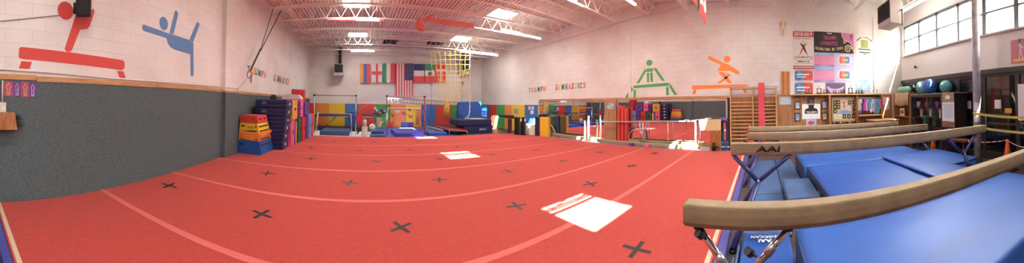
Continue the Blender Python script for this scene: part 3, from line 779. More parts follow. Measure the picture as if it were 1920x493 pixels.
for r_ in range(9):
    for k in range(6 if r_ % 2 == 0 else 5):
        u = .56+.075*k+(.0375 if r_ % 2 else 0); v = .03+.052*r_
        c = a.lerp(a2, u).lerp(b2.lerp(b, u), v)+V((0, -.03, 0)); s = .024
        mb.prism([c+V((s*(1 if q % 2 == 0 else .45)*math.sin(q*PI/5), 0, s*(1 if q % 2 == 0 else .45)*math.cos(q*PI/5))) for q in range(10)], (0, .005, 0))
O('stars', mb, FW, t)
flag('flag of dark blue, white and red level bands right of the large starred flag', 776, 120, 795.5, 155, lambda u, v: 0 if v < .34 else (1 if v < .66 else 2), [FN, FW, FR], 5)
t, a, a2, b, b2 = flag('flag of green, white and red level bands with a round emblem', 797, 120, 815.5, 155, lambda u, v: 0 if v < .35 else (1 if v < .66 else 2), [FG, FW, FR], 6)
c = a.lerp(b, .5)+V((0, -.035, 0)); mb = MB(); mb.ellipse(c, (.13, 0, 0), (0, 0, .14), (0, .004, 0)); mb.tube([c+V((.17*math.cos(q), 0, .17*math.sin(q))) for q in [PI+.3+i*.28 for i in range(10)]], .014, 5)
O('emblem', mb, mat('emblem_brown', (.16, .13, .06), .8), t)
flag('red flag with a white cross behind the yellow net', 817, 119.5, 835.5, 154.5, lambda u, v: 1 if (abs(u-.52) < .09 or abs(v-.36) < .05) else 0, [FR, FW], 7, 27, 24)
w0, w1 = PY(640, 119, FLY), PY(900, 119, FLY)
mb = MB(); mb.tube([w0, w0.lerp(w1, .5), w1], .006, 5); tag(O('flag_wire', mb, M['steel']), 'thin wire holding the row of flags along the far wall', 'wire')

# ---- heaters hung near the far wall
def heater_far(x0, y0, x1, y1, ytop, label):
    Y = YF-.8; a, b = PY(x0, y0, Y), PY(x1, y1, Y); tz = ZC-.05
    t = T('unit_heater', label, 'heater', ((a.x+b.x)/2, Y, b.z))
    mb = MB(); mb.box(a.x, b.x, Y, Y+.55, b.z, a.z, .02); O('case', mb, M['heater'], t)
    mb = MB(); mb.box(a.x+.05, b.x-.05, Y-.02, Y-.002, b.z+.22, a.z-.04); O('grille', mb, M['black'], t)
    mb = MB()
    for k in range(6):
        z = b.z+.26+k*(a.z-b.z-.34)/6; mb.box(a.x+.06, b.x-.06, Y-.035, Y-.02, z, z+.05)
    o = O('louvres', mb, M['blackmat'], t)
    for xx in (a.x+.08, b.x-.08):
        mb = MB(); mb.tube([(xx, Y+.25, a.z), (xx, Y+.25, tz)], .012, 6); O('hanger_rod', mb, M['steel'], t)
    mb = MB(); mb.tube([((a.x+b.x)/2+.05, Y+.45, a.z-.02), ((a.x+b.x)/2+.05, Y+.45, tz)], .11, 12); O('flue', mb, M['blackmat'], t)
    mb = MB(); mb.tube([(b.x-.12, Y+.1, b.z), (b.x-.12, Y+.1, b.z-.16)], .02, 6); O('valve', mb, M['black'], t)
heater_far(626, 119.5, 644, 142, 98, 'grey unit heater with a black grille hung by the left end of the far wall')
heater_far(866, 110, 881, 139, 98, 'dark unit heater hung behind the yellow net near the right corner')

# ---- uneven bars
def post(p, q, r, m, nm, t): mb = MB(); mb.tube([p, q], r, 10); return O(nm, mb, m, t)
redpaint = mat('red_post_paint', (.45, .06, .06), .4)
t = T('uneven_bars', 'uneven bars with chrome posts before the yellow and blue wall pads', 'uneven bars', (-1.4, 13.8, 0))
yA = 13.78; hA = 2.12
post((-.32, yA, 0), (-.32, yA, hA), .03, M['steel'], 'post', t); post((-2.62, yA, 0), (-2.62, yA, hA), .03, M['steel'], 'post', t)
post((-2.64, yA, hA), (-.30, yA, hA), .022, redpaint, 'high_bar', t)
for x in (-2.62, -.32): mb = MB(); mb.box(x-.05, x+.05, yA-.05, yA+.05, hA-.04, hA+.05, .01); O('bar_clamp', mb, M['black'], t)
yl = 13.2; post((-2.42, yl, 0), (-2.28, yl, 1.23), .026, M['white'], 'post', t); post((-.50, yl, .04), (-.56, yl, 1.17), .022, M['steel'], 'post', t)
post((-2.30, yl, 1.23), (-.55, yl, 1.16), .018, M['tan'], 'low_bar', t)
for a_, b_ in (((-2.62, yA, hA), (-2.62, 15.1, .05)), ((-.32, yA, 1.5), (-.32, 15.1, .05)), ((-.30, yA, 1.35), (.28, 13.4, 1.62))): post(a_, b_, .009, M['steel'], 'guy_cable', t)
mb = MB(); mb.box(-2.75, -2.5, yA-.5, yA+.5, 0, .03, .005); O('base_plate', mb, M['steel'], t); mb = MB(); mb.box(-.45, -.2, yA-.5, yA+.5, 0, .03, .005); O('base_plate', mb, M['steel'], t)
pc = PY(668, 178, yA)
mb = MB(); mb.tube([(pc.x, yA, hA+.05), (pc.x-.02, yA+.1, 4.2), PY(671, 95, yA+.2)], .008, 5); tag(O('roof_rope', mb, M['rope']), 'thin cord hanging from the roof to the right post of the left bars', 'cord')

t = T('uneven_bars', 'uneven bars with red posts under the large starred flag', 'uneven bars', (2.3, 13.5, 0))
yB = 13.5
post((1.33, yB, 0), (1.33, yB, 1.25), .032, M['steel'], 'post', t); post((1.33, yB, 1.25), (1.33, yB, 2.12), .028, redpaint, 'post_extension', t)
post((3.47, yB+.2, 0), (3.47, yB+.2, 1.25), .032, redpaint, 'post', t); post((3.47, yB+.2, 1.25), (3.45, yB+.2, 2.14), .028, redpaint, 'post_extension', t)
post((1.31, yB, 2.12), (3.47, yB+.2, 2.14), .022, M['tan'], 'high_bar', t)
for x, y_ in ((1.33, yB), (3.45, yB+.2)): mb = MB(); mb.box(x-.06, x+.06, y_-.05, y_+.05, 2.08, 2.17, .01); O('bar_clamp', mb, M['black'], t)
post((1.38, yB-.1, 1.48), (3.14, yB-.1, 1.48), .024, M['white'], 'low_bar', t)
post((3.12, yB-.1, 0), (3.12, yB-.1, 1.48), .045, mat('coral_post', (.62, .12, .10), .4), 'post', t); post((1.36, yB-.1, 0), (1.36, yB-.1, 1.48), .026, M['steel'], 'post', t)
for a_, b_ in (((1.33, yB, 1.2), (.25, 14.8, .05)), ((1.33, yB, .9), (.35, 13.6, .06)), ((3.45, yB+.2, 1.2), (4.0, 14.7, .05))): post(a_, b_, .016, M['steel'], 'brace', t)
for x in (1.33, 3.4): mb = MB(); mb.box(x-.14, x+.14, yB-.55, yB+.45, 0, .03, .005); O('base_plate', mb, M['steel'], t)
mb = MB()
pk = V((3.5, yB+.16, 1.95)); mb.prism([pk+V((0, 0, .1)), pk+V((.03, 0, -.1)), pk+V((-.01, 0, -.75)), pk+V((-.05, 0, -.2))], (0, .02, 0))
tag(O('pink_sash', mb, M['pink']), 'pink sash knotted to the right post of the right bars', 'sash')

# ---- large trampoline at the back left
t = T('trampoline', 'large trampoline with blue frame pads standing behind the left uneven bars', 'trampoline', (-1.05, 16.1, 0))
x0, x1, y0, y1, z = -3.05, .92, 15.4, 17.2, .92
mb = MB(); mb.box(x0+.35, x1-.35, y0+.3, y1-.3, z-.006, z+.006); O('bed', mb, M['black'], t)
for bx in ((x0, x1, y0, y0+.3), (x0, x1, y1-.3, y1), (x0, x0+.35, y0+.3, y1-.3), (x1-.35, x1, y0+.3, y1-.3)):
    mb = MB(); mb.box(*bx, z, z+.045, .015); O('frame_pad', mb, M['navyvinyl'], t)
mb = MB(); mb.tube([(x0, y0, z-.03), (x1, y0, z-.03), (x1, y1, z-.03), (x0, y1, z-.03)], .03, 8, closed=True); O('frame', mb, M['steel'], t)
for xx, s in ((x0+.5, 1), (x1-.5, -1)):
    for yy in (y0+.05, y1-.05):
        mb = MB(); mb.tube([(xx+s*.95, yy, z-.05), (xx-s*.1, yy, .02)], .022, 8); O('leg', mb, M['steel'], t)
    mb = MB(); mb.tube([(xx-s*.1, y0+.05, .03), (xx-s*.1, y1-.05, .03)], .022, 8); O('foot_bar', mb, M['steel'], t)
pq = PY(648, 208, 15.2), PY(669, 214, 15.2)
mb = MB(); mb.box(pq[0].x, pq[1].x, 15.15, 15.38, pq[1].z, pq[0].z, .03); mb2 = mb
tag(O('foam_roll', mb, M['bluevinyl']), 'blue padded bar hanging at the right end of the trampoline above the blue pad', 'pad')
pq = PY(654, 215, 15.1), PY(668, 229, 15.1)
mb = MB(); mb.box(pq[0].x, pq[1].x, 15.12, 15.3, pq[1].z, pq[0].z, .03); tag(O('frame_cushion', mb, M['royal']), 'square blue cushion hung against the trampoline frame', 'cushion')
# red bag on the post
c = PY(674, 220, 13.55)
mb = MB(); mb.prism([c+V((x, 0, z)) for x, z in ((-.20, -.18), (-.12, .10), (.02, .36), (.10, .22), (.22, -.20), (.05, -.34), (-.12, -.32))], (0, .12, 0))
tag(O('red_bag', mb, M['red']), 'crumpled red bag tied to the right post of the left bars', 'bag')

# ---- mats and small gear by the bars
def gmat(name, label, x0, x1, y0, y1, z0, z1, m, n=1, axis='x', group=None, bev=.03):
    t = T(name, label, 'mat', ((x0+x1)/2, (y0+y1)/2, z0), group)
    for i in range(n):
        mb = MB()
        if axis == 'x': mb.box(x0+(x1-x0)*i/n+.002, x0+(x1-x0)*(i+1)/n-.002, y0, y1, z0, z1, bev)
        else: mb.box(x0, x1, y0+(y1-y0)*i/n+.002, y0+(y1-y0)*(i+1)/n-.002, z0, z1, bev)
        O('mat_panel' if n > 1 else 'mat_body', mb, m, t)
    return t
gmat('floor_mat', 'white floor mat lying under the left uneven bars', -2.75, .55, 12.36, 15.1, 0, .04, M['white'], 1, bev=.01)
t = gmat('landing_mat', 'dark navy landing mat under the left uneven bars', -2.16, -.62, 13.0, 14.6, .041, .27, mat('dull_navy', (.03, .06, .17), .5), 1)
gmat('floor_mat', 'violet blue floor mat lying under the right uneven bars', .62, 5.2, 12.36, 17.9, 0, .04, mat('violet_mat', (.09, .12, .45), .5), 3, bev=.008)
gmat('landing_mat', 'thick royal blue landing mat under the right uneven bars', 1.72, 3.02, 12.6, 14.9, .041, .27, M['royal'], 1)
gmat('folding_mat', 'pale blue folded mat lying between the foam roller and the right bars, front one', .42, 1.22, 12.7, 13.2, .041, .14, M['paleblue'], 2)
gmat('folding_mat', 'pale blue folded mat lying between the foam roller and the right bars, back one', .55, 1.26, 14.0, 15.0, .041, .22, M['paleblue'], 2)
gmat('folding_mat', 'bright blue folded mat beside the right post of the right bars', 3.52, 4.55, 13.0, 13.7, .041, .20, M['bluevinyl2'], 2)
t = T('foam_roller', 'tall off-white foam roller with a narrower top standing on the white mat', 'foam roller', (.16, 12.9, .041))
mb = MB(); mb.lathe([(.15, .041), (.16, .06), (.15, .50), (.135, .54)], (.16, 12.9, 0), 20); O('lower_roll', mb, M['offwhite'], t)
mb = MB(); mb.lathe([(.10, .54), (.10, .84), (.085, .87)], (.16, 12.9, 0), 20); O('upper_roll', mb, M['offwhite'], t)
mb = MB(); mb.lathe([(.045, .87), (.045, .91)], (.16, 12.9, 0), 14); O('cap', mb, M['offwhite'], t)
c = PY(698, 238, 15.3)
t = T('floor_fan', 'round white fan on a small foot behind the pale blue mats', 'fan', (c.x, 15.3, .04))
mb = MB(); mb.lathe([(.05, .06), (.17, .04), (.20, -.02), (.17, -.07), (.04, -.09)], c, 24, 'Y'); O('fan_head', mb, M['white'], t)
mb = MB(); mb.box(c.x-.14, c.x+.14, 15.2, 15.42, .041, .08, .015); mb.tube([(c.x, 15.31, .08), (c.x, 15.31, c.z-.15)], .025, 8); O('foot', mb, M['white'], t)
# a tall dark brace leaning by the roller
mb = MB(); mb.tube([PY(670, 251, 13.25), PY(676, 240, 13.3)], .04, 8); mb.tube([PY(676, 240, 13.3), PY(680, 229, 13.4)], .03, 8)
tag(O('lean_tube', mb, M['black']), 'short black padded tube leaning beside the foam roller', 'tube')

# pom poms and paper shapes on the pads
rr = random.Random(11)
for k, (x, y, mk, nm) in enumerate(((700, 211, 'pink', 'pink'), (706, 208, 'white', 'white'), (712, 212, 'pink', 'rose'), (716, 206, 'purple', 'purple'), (721, 209, 'ltblue', 'pale blue'), (703, 204, 'offwhite', 'grey'))):
    c = on('F', x, y, .17); mb = MB(); mb.sphere(c, .10, u=14, v=8)
    for v in mb.bm.verts: v.co += (v.co-c)*rr.uniform(-.25, .3)
    tag(O('pom_pom', mb, M[mk]), '%s pom pom in the cluster on the green wall pad' % nm, 'pom pom', 'pom poms on the green wall pad')
for x0, y0, x1, y1, mk, lb in ((725, 228, 738, 240.5, 'padred', 'square red panel low on the far wall left of the orange one'), (738, 211, 752, 240.5, 'orange', 'tall orange panel low on the far wall'), (752, 229, 763.5, 239.5, 'padblue', 'square blue speckled panel low on the far wall'), (764, 229.5, 775, 239.5, 'purple', 'square purple panel low on the far wall'), (706, 220, 716, 241, 'tan', 'tan board leaning on the green wall pad')):
    note('F', x0, y0, x1, y1, M[mk], 'wall_panel', lb, .052, 'panel', th=.03)
def butterfly(x, y, s, m, label):
    c = on('F', x, y, .056); mb = MB()
    for sx in (-1, 1):
        mb.prism([c+V((sx*a*s, 0, b*s)) for a, b in ((.05, .1), (.9, 1.), (1., .3), (.35, 0), (.75, -.6), (.4, -.8), (.05, -.15))], (0, -.006, 0))
    tag(O('paper_butterfly', mb, m), label, 'decoration')
butterfly(770, 219, .14, M['black'], 'black paper butterfly on the yellow far wall pad'); butterfly(757, 213, .13, M['purple'], 'purple paper butterfly at the edge of the orange pad'); butterfly(765, 215, .09, M['pink'], 'pink paper flower on the yellow far wall pad')
butterfly(737, 216, .15, M['navyvinyl'], 'navy ribbon bow hanging on the orange far wall pad'); butterfly(768, 206, .12, M['blackmat'], 'small black paper shape high on the yellow far wall pad')
note('F', 741, 206, 750, 211, M['offwhite'], 'wall_sign', 'small oval pale sign on the orange far wall pad', .052, 'sign')
mb = MB()
for k in range(9):
    c0 = on('F', 780+k*.9, 204+k % 3, .09); mb.tube([c0, c0+V((.02*math.sin(k), 0, -.5)), c0+V((.04*math.cos(k*2), -.02, -1.0-.05*(k % 4)))], .018, 5)
o = tag(O('ribbon_bundle', mb, M['gold']), 'bundle of ochre ribbons hanging at the right of the yellow far wall pad', 'ribbons')
mb = MB()
for k in range(5):
    c0 = on('F', 788+k*1.4, 206, .09); mb.tube([c0, c0+V((.05, 0, -.25)), c0+V((.02*k, 0, -.75))], .02, 6)
tag(O('rope_loops', mb, M['ltblue']), 'pale blue rope loops hung beside the right bars', 'rope')

# hanging ladder
t = T('rope_ladder', 'long ladder of thin rungs hung level above the coloured pads', 'ladder', PY(790, 191, 16.2))
A0, A1, B0, B1 = PY(728, 184, 16.2), PY(857, 191.5, 16.2), PY(728, 191.5, 16.2), PY(857, 198.5, 16.2)
for p, q in ((A0, A1), (B0, B1)): mb = MB(); mb.tube([p, q], .026, 6); O('rail', mb, mat('ladder_grey', (.22, .17, .15), .6), t)
for k in range(24):
    f = k/23; mb = MB(); mb.tube([A0.lerp(A1, f), B0.lerp(B1, f)], .016, 5); O('rung', mb, MATS['ladder_grey'], t)
for p in (A0, A1): mb = MB(); mb.tube([p, (p.x, p.y, BZ)], .005, 5); O('hanger', mb, M['rope'], t)
# wall hardware
mb = MB(); a = on('F', 810, 158, .08); mb.tube([a, (a.x, a.y, 1.0)], .014, 6); mb.box(a.x-.07, a.x+.07, a.y-.03, a.y+.06, a.z-.06, a.z+.06, .01)
tag(O('cable_pulley', mb, M['steel']), 'steel cable with a small pulley on the far wall beside the red pad', 'cable')
mb = MB(); a = on('F', 867, 156, .08); mb.tube([a, (a.x, a.y, 1.7)], .012, 6); mb.box(a.x-.09, a.x+.09, a.y-.03, a.y+.06, a.z-.15, a.z+.12, .01)
tag(O('wall_winch', mb, mat('rust_metal', (.28, .17, .10), .6)), 'brown winch with its cable on the far wall behind the net', 'winch')

# ---- double trampoline with the red frame
t = T('double_trampoline', 'low double trampoline with a red padded frame and black bed at the far end', 'trampoline', (5.4, 14.6, 0))
P = [V((4.62, 16.6, .40)), V((4.68, 13.0, .36)), V((5.62, 12.75, .26)), V((5.62, 16.2, .36))]
def q4(P, s, dz): c = sum(P, V())/4; return [c+(p-c)*s+V((0, 0, dz)) for p in P]
mb = MB(); mb.prism(q4(P, .88, 0), (0, 0, .012)); O('bed', mb, M['black'], t)
for i in range(4):
    a, b = P[i], P[(i+1) % 4]; c = sum(P, V())/4; ai, bi = c+(a-c)*.90, c+(b-c)*.90
    mb = MB(); mb.prism([a, b, bi, ai], (0, 0, .05)); O('frame_pad', mb, M['red'], t)
for p in P: mb = MB(); mb.tube([p+V((0, 0, -.02)), V((p.x, p.y, .02))], .022, 8); O('leg', mb, M['steel'], t)
mb = MB(); mb.tube([p+V((0, 0, -.03)) for p in P], .022, 8, closed=True); O('frame', mb, M['steel'], t)
lb = [V((4.10, 16.0, .50)), V((4.62, 13.6, .16))]
t = T('spring_ladder', 'sloping white framed spring ladder leaning at the left of the double trampoline', 'ladder', (4.4, 14.8, .04))
r0, r1 = PY(800, 236, 16.2), PY(830, 244, 13.9); s0, s1 = PY(800, 244, 16.2), PY(830, 252, 13.9)
s0.z = max(s0.z, .06); s1.z = max(s1.z, .06)
for p, q in ((r0, r1), (s0, s1)): mb = MB(); mb.tube([p, q], .03, 8); O('rail', mb, M['offwhite'], t)
for k in range(9): f = k/8; mb = MB(); mb.tube([r0.lerp(r1, f), s0.lerp(s1, f)], .02, 6); O('rung', mb, M['offwhite'], t)

# ---- cargo net and climbing rope
t = T('cargo_net', 'yellow rope cargo net hanging from the roof in front of the far wall', 'net', PY(842, 150, 15.0))
rows = [(96, 805, 882), (104, 806, 882), (112, 807, 881.5), (121, 808, 881), (130, 811, 880), (139, 814, 878), (148, 817, 874), (157, 820, 871), (165, 822, 869), (172, 824, 867), (179, 826, 865), (186, 829, 863), (192, 832, 860)]
nU = 9; G = []
rr = random.Random(4)
for y, xa, xb in rows:
    G.append([PY(xa+(xb-xa)*k/(nU-1)+rr.uniform(-1, 1)*(.5 if y < 125 else 1.2), y+rr.uniform(-.8, .8)+(3.5*math.sin(PI*k/(nU-1)) if y > 125 else 0), 15.0+.15*math.sin(k*1.3+y*.06)) for k in range(nU)])
mb = MB()
for row in G: mb.tube(row, .015, 5)
for k in range(nU): mb.tube([row[k] for row in G], .015, 5)
O('net', mb, M['netyellow'], t)
mb = MB(); c = PY(838, 192, 14.95)
for k in range(16):
    a = 2*PI*k/16; mb.tube([c+V((.10*math.cos(a), .08*math.sin(a), .05)), c+V((.16*math.cos(a*2), .1*math.sin(a), -.35)), c+V((.15*math.cos(a+1), .08*math.sin(a), -.7-.15*(k % 3)))], .016, 5)
mb.lathe([(.13, 0), (.14, .03), (.13, .06)], c, 12); O('gathered_tail', mb, M['netyellow'], t)
t = T('climbing_rope', 'white climbing rope hanging from the roof and curling on the navy mats', 'rope', PY(881, 170, 13.9))
mb = MB(); mb.tube([PY(x, y, 13.9) for x, y in ((881, 90), (881.3, 130), (881, 175), (880.7, 205), (880, 214), (877.5, 219.5), (873.5, 222), (870.5, 222.3))], [.034]*6+[.03, .026], 8); O('rope', mb, M['rope'], t)
for y in (190, 200, 209):
    c = PY(880.9, y, 13.9); mb = MB(); mb.sphere(c, .045, u=10, v=7); O('knot', mb, M['rope'], t)

# ---- navy stack with the blue wedge
y0 = 13.55
t = T('foam_step', 'navy foam block with white lettering, lower right of the far mat stack', 'foam block', (7.0, 14.2, 0), 'far mat stack')
mb = MB(); x0, x1 = 5.98, 7.66
mb.prism([V((x0, y0, .01)), V((x1, y0, .01)), V((x1, y0, .46)), V((x0-.28, y0, .46))], (0, 1.4, 0)); O('block', mb, M['navyvinyl'], t)
text('SKILLS', V((7.0, y0-.002, .24)), (1, 0, 0), UP, M['paper'], t, w=.46, h=.11, bold=.02)
t = T('foam_mat', 'navy mat with a tan patch lying on top of the far mat stack', 'mat', (6.5, 14.2, .465), 'far mat stack')
mb = MB(); mb.box(5.42, 7.62, y0+.02, y0+1.5, .465, .84, .05); O('mat_body', mb, M['navyvinyl'], t)
mb = MB(); mb.box(6.45, 7.4, y0+.25, y0+1.25, .838, .850, .004); O('tan_patch', mb, M['tan'], t)
t = T('wedge_mat', 'large blue wedge mat standing up on the far mat stack', 'mat', (6.5, 15.0, .46))
a, b, c_, d_ = PY(859, 222, 15.3), PY(904.5, 222, 15.3), PY(902, 190.5, 15.5), PY(864, 190.5, 15.5)
a.z = b.z = .005
mb = MB(); mb.prism([a, b, c_, V((d_.x-.12, d_.y, d_.z-.02)), V((a.x+.02, a.y+.02, a.z+1.2))], (0, .35, 0)); O('mat_body', mb, M['bluevinyl'], t)
a, b = PY(903, 225, 16.2), PY(913.5, 196, 16.2)
gmat('foam_mat', 'narrow bright blue mat standing between the wedge and the red wall pad', a.x, b.x, 16.2, 16.6, 0, b.z, M['bluevinyl2'], 1)
# ================================================================== RIGHT SIDE, ALONG THE MIRRORS
def mirror(label, xa, xb, z0, z1, n):
    ya, yb = on('R', xa, 200).y, on('R', xb, 200).y
    t = T('wall_mirror', label, 'mirror', (XR, (ya+yb)/2, z0))
    for i in range(n):
        u0, u1 = ya+(yb-ya)*i/n, ya+(yb-ya)*(i+1)/n
        mb = MB(); mb.box(XR-.012, XR-.002, u0-.002, u1+.002, z0, z1); O('mirror_panel', mb, M['mirror'], t)
    mb = MB(); mb.box(XR-.03, XR, yb, ya, z0-.06, z0-.002, .004); O('bottom_ledge', mb, M['railwood'], t)
    return t
mirror('wide wall mirror on the right wall between the wooden pillar and the blue pad', 1010, 1134, .25, 1.92, 3)
mirror('wide wall mirror on the right wall between the wooden pillar and the wall bars', 1159, 1361, .25, 1.92, 3)
ya, yb = on('R', 1135.5, 200).y, on('R', 1157.5, 200).y
t = T('wooden_pillar', 'brown wooden pillar between the two wall mirrors', 'pillar', (XR, (ya+yb)/2, 0))
mb = MB(); mb.box(XR-.10, XR, yb, ya, 0, 1.95, .01); O('pillar_body', mb, M['pillarwood'], t)
t, c, wd, ht = note('R', 1137, 192.5, 1152.5, 205, M['ltblue'], 'poster', 'small blue poster with yellow squares on top of the wooden pillar', .105, 'poster')
mb = MB(); plate(mb, 'R', c+V((-.005, -.09, .04)), .10, .12, .003); O('yellow_patch', mb, M['yellow'], t); mb = MB(); plate(mb, 'R', c+V((-.005, .10, -.04)), .12, .10, .003); O('yellow_patch', mb, M['yellow'], t)
lines('R', c, wd, ht, t, 4, M['paper'], .02, .6, .0065)
# black vault table near the corner
a, b = PR(935, 220, 14.2), PR(963, 221, 14.0)
cx, cy = 7.62, 12.62
t = T('vault_table', 'black vault table with a sloping top and brown leg near the far right corner', 'vault', (cx, cy, 0))
mb = MB(); p0, p1 = PR(934.5, 217, 14.4), PR(964, 219, 14.4)
d = (p1-p0); d.z = 0; d.normalize(); n = V((-d.y, d.x, 0))
L = (p1-p0).length
prof = [(0, 0), (.02, .06), (.35, .04), (L, .02), (L, -.16), (.55, -.14), (.42, -.10), (.04, -.05)]
mb.prism([p0+d*u+UP*v-n*.2 for u, v in prof], n*.55); O('padded_top', mb, M['blackmat'], t)
lg = p0+d*L*.74
mb = MB(); mb.obox((lg.x, lg.y, (.0+p1.z-.12)/2), (.22, .20, p1.z-.13), (0, 0, .7), .02); O('leg', mb, mat('dark_brown_leg', (.05, .025, .018), .5), t)
mb = MB(); mb.obox((lg.x-.28, lg.y+.02, .05), (.75, .40, .10), (0, 0, .0), .02); O('base', mb, mat('dark_red_base', (.16, .03, .025), .5), t)
# dark folded mats standing in a bunch
for k in range(6):
    p = PR(966+k*3.7, 252+k*.35, 13.75-.08*k); q = PR(966+k*3.7, 219.5+(k % 2), 13.75-.08*k)
    nm = ['first', 'second', 'third', 'fourth', 'fifth', 'sixth'][k]
    t = T('folding_mat', '%s dark folded mat from the vault table in the bunch before the yellow pad' % nm, 'mat', (p.x, p.y, 0), 'dark mats standing before the yellow pad')
    mb = MB(); R = Matrix.Rotation(-.75+.05*(k % 3), 3, 'Z'); h = q.z
    for s in (-1, 1): mb.obox(V((p.x, p.y, h/2))+R @ V((s*.019, .18, 0)), (.035, .55, h), R, .012)
    O('panels', mb, [M['blackmat'], M['blackmat'], mat('dark_olive', (.045, .042, .025), .7)][k % 3], t)
    if k in (3, 5):
        mb = MB(); mb.obox(V((p.x, p.y, h-.12))+R @ V((0, -.10, 0)), (.09, .012, .16), R); O('tag_paper', mb, M['paper'], t)
# sunlit boards
for k in range(4):
    p = PR(992.5+k*3.2, 255, 13.75-.12*k); q = PR(994+k*3.2, 232+k*1.0, 14.1-.12*k)
    t = T('foam_board', '%s pale board leaning in the row between dark mats and yellow mat' % ['first', 'second', 'third', 'fourth'][k], 'board', (p.x, p.y, 0), 'pale boards leaning by the blue pad')
    d = V((q.x-p.x, q.y-p.y, q.z)); s = V((.55, -.42, 0)).normalized()*.21; nn = d.cross(s).normalized()
    b0 = V((p.x, p.y, .005)); mb = MB(); mb.prism([b0-s, b0+s, b0+s+d, b0-s+d], nn*.05); O('board', mb, [M['white'], M['offwhite'], M['white'], mat('cream_board', (.72, .62, .42), .7)][k], t)
# yellow and navy mat standing
p0, p1, p2 = PR(1003, 256, 13.3), PR(1012, 257, 13.1), PR(1028, 257, 12.7)
h = PR(1012, 219, 13.1).z
t = T('standing_mat', 'yellow folding mat with a navy side standing at the left edge of the mirrors', 'mat', (p1.x, p1.y, 0))
d = V((p2.x-p1.x, p2.y-p1.y, 0)); d2 = V((p0.x-p1.x, p0.y-p1.y, 0)); nz = d.normalized().cross(UP)*-1
b1 = V((p1.x, p1.y, .12)); 
mb = MB(); mb.prism([b1, b1+d*.49, b1+d*.49+UP*(h-.12), b1+UP*(h-.12)], nz*.16); O('yellow_panel', mb, M['yellow'], t)
mb = MB(); mb.prism([b1+d*.51, b1+d, b1+d+UP*(h-.12), b1+d*.51+UP*(h-.12)], nz*.16); O('yellow_panel', mb, M['yellow'], t)
mb = MB(); b0 = V((p1.x, p1.y, 0)); mb.prism([b0-d*.012, b0+d2, b0+d2+UP*h, b0-d*.012+UP*h], nz*.2); part_label(O('navy_side', mb, M['navyvinyl'], t), 'navy side panel')
mb = MB(); mb.prism([b0+nz*.02, b0+d+nz*.02, b0+d+nz*.02+UP*.118, b0+nz*.02+UP*.118], nz*.13); O('navy_base', mb, M['navyvinyl'], t)
# ballet barre
t = T('ballet_barre', 'long white ballet barre on posts in front of the mirrors', 'barre', (8.95, 4.5, 0))
ya, yb = PX(1128, 226, 8.95).y, PX(1305, 226, 8.95).y; zb = PX(1230, 226, 8.95).z
mb = MB(); mb.tube([(8.95, ya, PX(1128, 228, 8.95).z), (8.95, yb, zb)], .026, 10); O('rail', mb, mat('barre_grey', (.42, .37, .33), .5), t)
for x in (1200, 1205.5, 1252, 1304):
    y = PX(x, 230, 8.95).y; mb = MB(); r = .03 if x > 1300 else .016
    mb.tube([(8.95, y, 0), (8.95, y, zb)], r, 10); mb.lathe([(.13, 0), (.13, .015), (.03, .03)], (8.95, y, 0), 16); O('post', mb, M['white'] if x > 1300 else M['steel'], t)
for xx, yt, lb in ((1097, 228, 'shorter'), (1103.5, 219, 'taller')):
    p = PX(xx, 262, 8.8); q = PX(xx, yt, 8.8)
    t = T('barre_post', '%s of the two white posts standing alone before the far mirror' % lb, 'post', (p.x, p.y, 0))
    mb = MB(); mb.tube([(p.x, p.y, .03), (p.x, p.y, q.z)], .045, 12); O('tube', mb, M['white'], t)
    mb = MB(); mb.lathe([(.085, 0), (.085, .02), (.05, .05)], (p.x, p.y, 0), 20); O('base', mb, M['white'], t)
    mb = MB(); mb.sphere((p.x, p.y, q.z), .055, u=12, v=8); O('cap', mb, M['white'], t)
# low practice beams on the ground before the mirrors
def lowbeam(label, xa, xb, X, h, nb):
    ya, yb = PX(xa, 262, X).y, PX(xb, 262, X).y
    t = T('low_beam', label, 'balance beam', (X, (ya+yb)/2, 0), 'low practice beams before the mirrors')
    mb = MB(); mb.box(X-.06, X+.06, yb, ya, h-.15, h, .025); O('beam_body', mb, M['suede'], t)
    for k in range(nb):
        y = yb+(ya-yb)*(k+.5)/nb; mb = MB(); mb.box(X-.20, X+.20, y-.05, y+.05, 0, h-.151, .01); O('foot', mb, M['panelwood'], t)
lowbeam('low suede floor beam before the far mirror left of the white posts', 1031, 1094, 8.85, .27, 2)
lowbeam('long low suede floor beam before the near mirror, front one', 1120, 1312, 8.80, .26, 4)
lowbeam('long low suede floor beam against the near mirror, back one', 1181, 1306, 9.06, .33, 3)
for x, y, mk, lb in ((1183.5, 271, 'purple', 'small purple foam block on the floor edge before the low beams'), (1213, 271.5, 'pink', 'small pink foam block on the floor edge before the low beams')):
    p = PX(x, y+2.5, 8.67); mb = MB(); mb.box(8.63, 8.73, p.y-.10, p.y+.10, .117, .23, .02); tag(O('foam_block', mb, M[mk]), lb, 'foam block')
